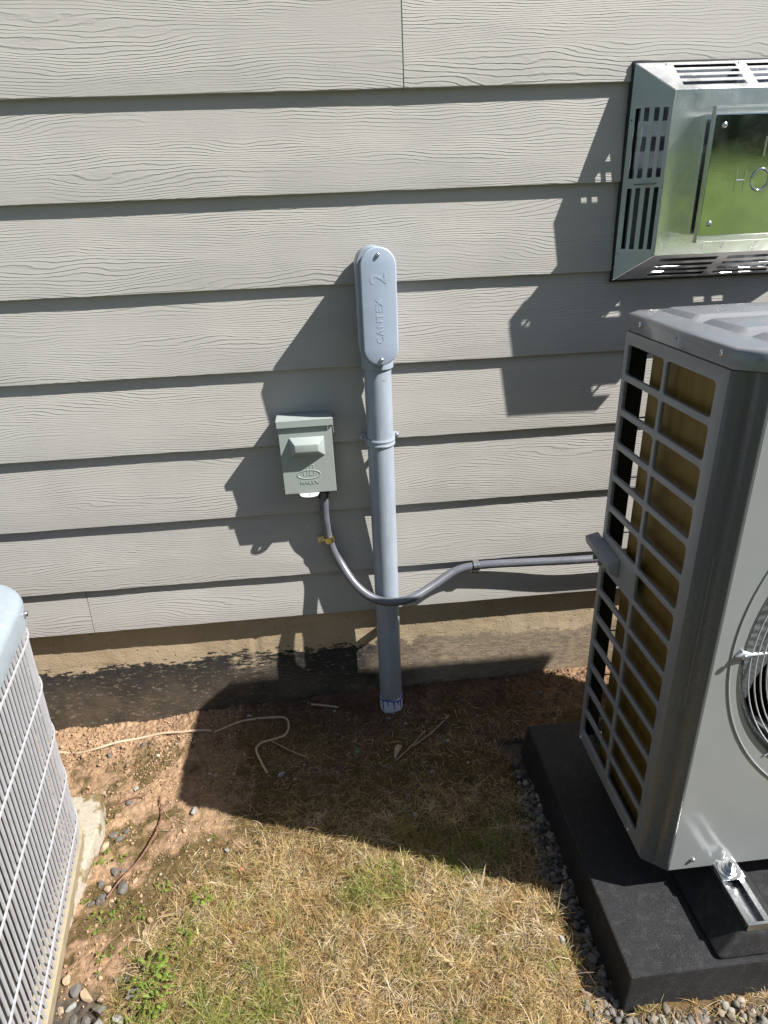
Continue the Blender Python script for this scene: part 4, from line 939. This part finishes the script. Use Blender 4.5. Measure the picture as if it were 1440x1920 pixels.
for k in range(3):        # broad swept fan blades
    a0 = math.radians(40 + 120 * k); vs2 = []
    for i, r in enumerate(np.linspace(.05, .265, 9)):
        row = []
        for j, t in enumerate(np.linspace(0, 1, 7)):
            a = a0 + (t - .5) * (1.25 - .2 * (r / .265)) + .55 * (r / .265) ** 2; row.append(bm.verts.new((FCX + r * math.cos(a), AF + .045 + .055 * (t - .2) + .01 * math.sin(t * 3), FCZ + r * math.sin(a))))
        vs2.append(row)
    for i in range(8):
        for j in range(6): bm.faces.new((vs2[i][j], vs2[i + 1][j], vs2[i + 1][j + 1], vs2[i][j + 1]))
ring_stack_c = []
fan = bmobj('fan', bm, M['unit_dark'], hp, True, 60)
bm = bmesh.new(); ring_stack(bm, 0, 0, [(0, .045), (.004, .052), (.08, .052)], 32)
for v in bm.verts: v.co = Vector((FCX + v.co.x, AF + .035 + v.co.z, FCZ + v.co.y))
bmobj('fan_hub', bm, M['unit_dark'], fan)
# remaining casing: right side, rear right, base tray, inner partition
bm = bmesh.new()
bbox(bm, AXR - .0016, AXR, AF + .0020, AY0, AZ0, AZ1, .0004, 1); bbox(bm, AXR - .28, AXR - .0018, AY0 - .0016, AY0, AZ0, AZ1, .0004, 1)
bmobj('casing', bm, M['unit_dark'], hp)
box('base_tray', AX + .042, AXR - .003, AF + .004, AY0 - .003, .1605, .176, M['unit_dark'], hp, .002)
box('partition', AXR - .282, AXR - .2802, AF + .0025, AY0 - .003, .177, AZ1 - .002, M['dark_inner'], hp)
tube('drain_elbow', [(.430, -.418, .1765), (.430, -.418, .192), (.434, -.424, .204), (.444, -.434, .211)], .012, M['zinc'], hp, 16)
# lid
bm = bmesh.new(); ch = .016
def lidring(ins, z):
    x0, x1, y0, y1 = AX - .0050 + ins, AXR + .004 - ins, AF - .0045 + ins, AY0 + .030 - ins; c = max(.004, ch - ins * .4)
    return [bm.verts.new((x, y, z)) for x, y in ((x0 + c + .018, y0), (x1 - c, y0), (x1, y0 + c), (x1, y1 - c), (x1 - c, y1), (x0 + c + .012, y1), (x0, y1 - c - .012), (x0, y0 + c + .014))]
LR = [lidring(.0, 1.0665), lidring(0, 1.0875), lidring(.0012, 1.0905), lidring(.004, 1.0925), lidring(.008, 1.0932), lidring(.030, 1.0932)]
for u_, v_ in zip(LR, LR[1:]):
    for k in range(8): bm.faces.new((u_[k], u_[(k + 1) % 8], v_[(k + 1) % 8], v_[k]))
bm.faces.new(LR[-1]); bm.faces.new(LR[0][::-1]); lid = bmobj('lid', bm, M['unit_lid'], hp, True, 50)
for y0, y1 in ((-.490, -.382), (-.612, -.508), (-.706, -.630)):
    bm = bmesh.new(); x0, x1 = .452, 1.30
    o = [bm.verts.new((x, y, 1.0930)) for x, y in rrect(x0, x1, y0, y1, .010, 4)]; t_ = [bm.verts.new((x, y, 1.0998)) for x, y in rrect(x0 + .012, x1 - .012, y0 + .010, y1 - .010, .006, 4)]
    for k in range(len(o)): bm.faces.new((o[k], o[(k + 1) % len(o)], t_[(k + 1) % len(o)], t_[k]))
    bm.faces.new(t_); es = [e for e in bm.edges if e.verts[0] in t_ and e.verts[1] in t_]; bmesh.ops.bevel(bm, geom=es, offset=.0022, segments=3, affect='EDGES', profile=0.5)
    bmobj('lid_emboss', bm, M['unit_lid'], lid, True, 50)
for y in (-.437, -.668): screw((AX - .0050, y, 1.0815), (-1, 0, 0), .0045, M['zinc'], lid, h=.6)
screw((AX - .0047, -.552, 1.0800), (-1, 0, 0), .0022, M['black'], lid, 'screw_hole', h=.3)
for y, z in ((-.397, .172), (-.640, .174)): screw((AX - .0030, y, z), (-1, 0, 0), .0040, M['zinc'], sg, h=.6)
screw((.478, AF - .0002, .186), (0, -1, 0), .0042, M['zinc'], fpn, h=1.1)
box('mounting_foot', .480 + .040, .480 + .084, -.753, AF + .012, .1602, .1663, M['zinc'], hp, .0015)
box('mounting_foot', 1.20 + .030, 1.20 + .092, -.762, AF + .012, .1602, .1663, M['zinc'], hp, .0015)

# ================================================================== OLD CONDENSER AT THE LEFT
th_ = math.radians(-99.2 + 90)      # right side runs away from the wall, turned a little
ex = Vector((math.cos(th_), math.sin(th_), 0)); ex = Vector((.987, .160, 0)); ey = Vector((-.160, .987, 0))
OC = Vector((-.737, -.318, 0))      # virtual outer corner nearest the wall
W_ = .74; RC = .115
def oldring(ins, n=10):
    """rounded square in local axes, corner nearest the wall at OC; starts on the wall facing side"""
    o = []
    for cx, cy, a0 in ((-RC, -RC, 90), ) : pass
    x1, y1 = -ins, -ins; x0, y0 = -W_ + ins, -W_ + ins; r = RC - ins * .5
    for k in range(n + 1): a = math.radians(90 * k / n); o.append((x1 - r + r * math.cos(a), y1 - r + r * math.sin(a)))
    for k in range(n + 1): a = math.radians(90 + 90 * k / n); o.append((x0 + r + r * math.cos(a), y1 - r + r * math.sin(a)))
    for k in range(n + 1): a = math.radians(180 + 90 * k / n); o.append((x0 + r + r * math.cos(a), y0 + r + r * math.sin(a)))
    for k in range(n + 1): a = math.radians(270 + 90 * k / n); o.append((x1 - r + r * math.cos(a), y0 + r + r * math.sin(a)))
    return [OC + ex * x + ey * y for x, y in o]
ou = empty('air_conditioner', (OC + ex * -.03 + ey * -.37), 'weathered light grey air conditioner with vertical louvres and rounded pale lid', 'air conditioner')
ou.location.z = .028; ou.rotation_euler = (math.radians(-.5), math.radians(2.3), 0)      # unit tilted to bring its edge onto the image outline, leans a little
OZ0, OZ1 = .028, .650
# evenly spaced perimeter points
ring_o = oldring(.0, 14); per = []; ds = .0165
ring_o.append(ring_o[0]); acc = 0.0
for a, b in zip(ring_o, ring_o[1:]):
    L_ = (b - a).length; t = acc
    while t < L_: per.append((a + (b - a) * (t / L_), (b - a).normalized())); t += ds
    acc = t - L_
bm = bmesh.new()
for p, t in per:
    nrm = Vector((t.y, -t.x, 0)); pr = []
    for z in (OZ0 + .012, OZ1 - .02):
        pr.append([bm.verts.new(p + t * u + nrm * v + Vector((0, 0, z))) for u, v in ((-.0015, -.003), (-.0015, 0), (-.0008, .0012), (.0008, .0012), (.0015, 0), (.0015, -.003))])
    for k in range(6): bm.faces.new((pr[0][k], pr[0][(k + 1) % 6], pr[1][(k + 1) % 6], pr[1][k]))
for z in (.10, .218, .336, .454, .572):
    lp = oldring(-.0018, 14); tube_into(bm, [q + Vector((0, 0, z)) for q in lp], .0023, 6, False, True)
bmobj('louvre_grille', bm, M['old_grille'], ou, True, 50)
def prism(name, loop, z0, z1, mat, parent, cap=True):
    V = [(p.x, p.y, z0) for p in loop] + [(p.x, p.y, z1) for p in loop]; k = len(loop)
    F = [(i, (i + 1) % k, (i + 1) % k + k, i + k) for i in range(k)]
    if cap: F += [tuple(range(k - 1, -1, -1)), tuple(range(k, 2 * k))]
    return pmesh(name, V, F, mat, parent, True, 40)
prism('coil', oldring(.034), OZ0 + .01, OZ1 - .02, M['black'], ou)
bm = bmesh.new(); LR = []
for ins, z in ((.001, OZ0), (-.004, OZ0), (-.0045, OZ0 + .026), (-.001, OZ0 + .028)): LR.append([bm.verts.new(p + Vector((0, 0, z))) for p in oldring(ins)])
for u_, v_ in zip(LR, LR[1:]):
    for k in range(len(u_)): bm.faces.new((u_[k], u_[(k + 1) % len(u_)], v_[(k + 1) % len(u_)], v_[k]))
bm.faces.new(LR[0][::-1]); bm.faces.new(LR[-1]); bmobj('base', bm, M['old_base'], ou, True, 40)
bm = bmesh.new(); LR = []
for ins, z in ((-.002, OZ1 - .052), (-.006, OZ1 - .050), (-.0065, OZ1 - .012), (-.004, OZ1 - .004), (.002, OZ1 + .001), (.012, OZ1 + .004), (.05, OZ1 + .010), (.12, OZ1 + .016)): LR.append([bm.verts.new(p + Vector((0, 0, z))) for p in oldring(ins)])
for u_, v_ in zip(LR, LR[1:]):
    for k in range(len(u_)): bm.faces.new((u_[k], u_[(k + 1) % len(u_)], v_[(k + 1) % len(u_)], v_[k]))
bm.faces.new(LR[-1]); bm.faces.new(LR[0][::-1]); olid = bmobj('lid', bm, M['old_lid'], ou, True, 60)
pc = OC + ex * .0065 + ey * -.10; screw((pc.x, pc.y, OZ1 - .026), ex, .0060, M['zinc'], olid, h=.9)
# concrete slab under it
bm = bmesh.new()
cc4 = [(-1.56, -1.12), (-.705, -1.12), (-.698, -.36), (-.722, -.272), (-1.56, -.262)]
a = [bm.verts.new((x, y, -.06)) for x, y in cc4]; b = [bm.verts.new((x - .004 * (x > -1), y - .003 * (y > -.5), .022)) for x, y in cc4]
for k in range(5): bm.faces.new((a[k], a[(k + 1) % 5], b[(k + 1) % 5], b[k]))
bm.faces.new(b); bm.faces.new(a[::-1]); bmesh.ops.recalc_face_normals(bm, faces=bm.faces)
bmesh.ops.bevel(bm, geom=[e for e in bm.edges if e.verts[0] in b or e.verts[1] in b], offset=.006, segments=3, affect='EDGES', profile=0.5)
tag(bmobj('concrete_slab', bm, M['conc'], None, True, 40), 'crumbling pale concrete slab stained with moss under the old air conditioner', 'slab')

# ================================================================== SMALL THINGS ON THE GROUND
def ground_tube(name, pts2, r, mat, label, cat, lift=0.4, hump=None, rr=None):
    P3 = [(x, y, gh(x, y) + r * lift + (hump[i] if hump else 0)) for i, (x, y) in enumerate(pts2)]
    cpt = catmull(P3, .006)
    rad = [r * (1 - .0 * i) for i in range(len(cpt))] if rr is None else [r * (rr[0] + (rr[1] - rr[0]) * i / len(cpt)) for i in range(len(cpt))]
    return tag(tube(name, cpt, rad, mat, None, 10), label, cat)
ground_tube('cable', [(-1.0, -.068), (-.916, -.063), (-.860, -.070), (-.801, -.073), (-.756, -.059), (-.70, -.044), (-.64, -.039), (-.585, -.044), (-.528, -.052), (-.50, -.056)], .0035, M['cable'], 'pale dusty cable lying straight on sunlit soil next to the foundation', 'cable', .9)
ground_tube('cable', [(-.492, -.058), (-.479, -.053), (-.422, -.040), (-.380, -.038), (-.334, -.041), (-.300, -.047), (-.287, -.070), (-.294, -.108), (-.325, -.122), (-.356, -.133), (-.368, -.159), (-.352, -.198), (-.336, -.232)], .0030, M['cable'], 'pale cable end bent into a hook in the shaded soil', 'cable', 1.0)
ground_tube('twig', [(-.596, -.262), (-.588, -.29), (-.577, -.325), (-.576, -.37), (-.585, -.412), (-.601, -.452), (-.622, -.492), (-.644, -.530)], .0021, M['twig'], 'thin reddish twig curving over stones and cracked soil at the left', 'twig', 1.6, [.0, .004, .006, .006, .006, .006, .008, .006], (.7, 1.0))
ground_tube('twig', [(-.735, -.278), (-.70, -.270), (-.665, -.258), (-.63, -.262)], .0016, M['twig'], 'very thin red root running right from the concrete slab corner', 'twig', 1.2)
for a, b, r, lb in (((-.01, -.245), (.075, -.16), .0016, 'straight dry stalk under the dead curled leaf'), ((.04, -.205), (.150, -.115), .0018, 'long tan stalk right of the dead curled leaf'), ((-.225, -.018), (-.150, -.040), .0030, 'flat pale splinter of wood near the riser foot'), ((-.33, -.13), (-.24, -.20), .0015, 'thin grey stick below the hooked cable')):
    mx = ((a[0] + b[0]) / 2 + .004, (a[1] + b[1]) / 2 - .004); ground_tube('stick', [a, mx, b], r, M['deadleaf'], lb, 'stick', 1.6, [.002, .006, .004])
def leafmesh(x, y, L_, W2, ang, mat, label, curl=.5, cat='leaf'):
    V = []; F = []; n_ = 10
    for i in range(n_ + 1):
        t = i / n_; w2 = W2 * math.sin(math.pi * min(1, t * .96 + .03)) ** .8; zc_ = curl * L_ * (math.sin(t * math.pi) * .35)
        for s in (-1, -.5, 0, .5, 1):
            u = t * L_; v = s * w2; V.append((x + u * math.cos(ang) - v * math.sin(ang), y + u * math.sin(ang) + v * math.cos(ang), gh(x, y) + .006 + zc_ + abs(s) * w2 * curl))
    for i in range(n_):
        for j in range(4): F.append((i * 5 + j, i * 5 + j + 1, i * 5 + j + 6, i * 5 + j + 5))
    V2 = [(a, b, c - .0006) for a, b, c in V]; k = len(V); F2 = [tuple(q + k for q in f[::-1]) for f in F]
    return tag(pmesh('dead_leaf' if cat == 'leaf' else 'litter', V + V2, F + F2, mat, None, True), label, cat)
leafmesh(-.012, -.240, .048, .008, 1.05, M['deadleaf'], 'curled tan dead leaf in the shaded grass below the riser', .7)
leafmesh(.347, -.372, .020, .006, .6, M['red_bit'], 'tiny orange red leaf scrap in shaded grass left of the pad', .4)
leafmesh(-.375, -.516, .013, .004, .2, M['red_bit'], 'orange red leaf scrap in the sunlit grass at the left', .4)
leafmesh(-.112, -.205, .012, .004, .3, M['green_bit'], 'tiny bright green plastic scrap in the shaded soil', .3, 'litter')
# broad leaved seedlings
def weed(x, y, nl, L_, label, tall=.010, seed=0, spread=.006):
    r = random.Random(seed); V = []; F = []; C_ = []; z0 = gh(x, y); L_ *= .74
    for i in range(nl):
        a = r.uniform(0, 6.283); rad = spread * math.sqrt(r.random()) * (1.2 if nl > 8 else 1.0); cx = x + rad * math.cos(a); cy = y + rad * math.sin(a); h = z0 + r.uniform(.3, 1.) * tall
        a2 = a + r.uniform(-.6, .6); ll = L_ * r.uniform(.6, 1.1); tilt = r.uniform(-.1, .45); col = np.array([.115, .20, .03]) * r.uniform(.7, 1.25) + np.array([.06, 0, 0]) * r.random()
        base = len(V); u = Vector((math.cos(a2) * math.cos(tilt), math.sin(a2) * math.cos(tilt), math.sin(tilt))); s = Vector((-math.sin(a2), math.cos(a2), r.uniform(-.2, .2))); up = u.cross(s)
        for k in range(6):
            t = k / 5; w2 = ll * .30 * math.sin(math.pi * (t * .92 + .05)) ** .65
            for q in (-1, 0, 1): V.append(Vector((cx, cy, h)) + u * ll * t + s * w2 * q + up * (-.10 * ll * abs(q) + .0) + Vector((0, 0, -.25 * ll * t * t))); C_.append(col * (1.0 if q else 1.15))
        for k in range(5):
            for j in range(2): F.append((base + k * 3 + j, base + k * 3 + j + 1, base + k * 3 + j + 4, base + k * 3 + j + 3))
    e = empty('weed', (x, y, z0), label, 'weed', 'green seedlings and weeds in the bare soil')
    me = bpy.data.meshes.new('foliage'); me.from_pydata([tuple(v) for v in V], [], F); me.update(); set_tint(me, np.array(C_)); smooth(me); link('foliage', me, M['leaf'], e)
    bm = bmesh.new()
    for i in range(max(2, nl // 3)): a = r.uniform(0, 6.28); tube_into(bm, [(x, y, z0 - .002), (x + .5 * spread * math.cos(a), y + .5 * spread * math.sin(a), z0 + tall * .8)], .0006, 5)
    bmobj('stem', bm, M['stem'], e)
M['stem'] = paint('weed_stem', (.20, .26, .07), .6, .3, .1)
WD = [(-.710, -.326, 4, .008, 'tiny yellow green seedling against the concrete slab corner', .005, .006),
 (-.702, -.434, 6, .011, 'light green seedling tight to the slab, left of the biggest leafed one', .008, .012),
 (-.673, -.428, 9, .018, 'seedling with the biggest bright round leaves, under the broad tan stone', .012, .012),
 (-.643, -.427, 5, .012, 'small bright seedling right of the biggest leafed one', .008, .008),
 (-.688, -.524, 5, .012, 'upright little seedling beside the rim of the old air conditioner', .010, .006),
 (-.530, -.522, 8, .013, 'seedling at the lower right rim of the cracked dry mud', .010, .012),
 (-.640, -.580, 16, .014, 'round leaved cluster left of and below the red twig tip', .010, .020),
 (-.612, -.574, 5, .010, 'small seedling touching the right of the round leaved cluster', .008, .009),
 (-.600, -.557, 10, .010, 'pale spreading seedlings between the red twig tip and cracked mud', .006, .018),
 (-.568, -.570, 10, .012, 'compact bright seedling right of the pale spreading ones', .010, .013),
 (-.441, -.567, 18, .016, 'blue green upright weed on its own in the sunlit grass', .020, .016),
 (-.603, -.643, 4, .010, 'tiny seedling in the moss straight below the round leaved cluster', .007, .008),
 (-.581, -.645, 3, .009, 'tiny seedling in the moss, above and left of the largest weed', .006, .005),
 (-.619, -.657, 6, .012, 'three leaved seedling above the bottom left stone pile', .009, .009),
 (-.609, -.690, 4, .009, 'smallest seedling just over the bottom left stone pile', .006, .006),
 (-.513, -.700, 20, .017, 'tuft of green leaves on top of the largest weed', .022, .020),
 (-.502, -.738, 80, .013, 'largest leafy green weed right of the bottom left stone pile', .028, .032),
 (-.507, -.778, 12, .014, 'yellow green weed under the largest leafy one at the picture edge', .015, .018),
 (-.465, -.655, 10, .015, 'narrow leaved weed in grass right of the tiny moss seedlings', .018, .014),
 (-.447, -.403, 4, .009, 'lone clover like seedling just outside the shadow edge', .006, .005),
 (.500, -.020, 6, .011, 'little green seedling at the wall foot behind the heat pump', .008, .010)]
for i, (x, y, nl, L_, lb, tall, spr) in enumerate(WD): weed(x, y, nl, L_, lb, tall, 500 + i, spr)
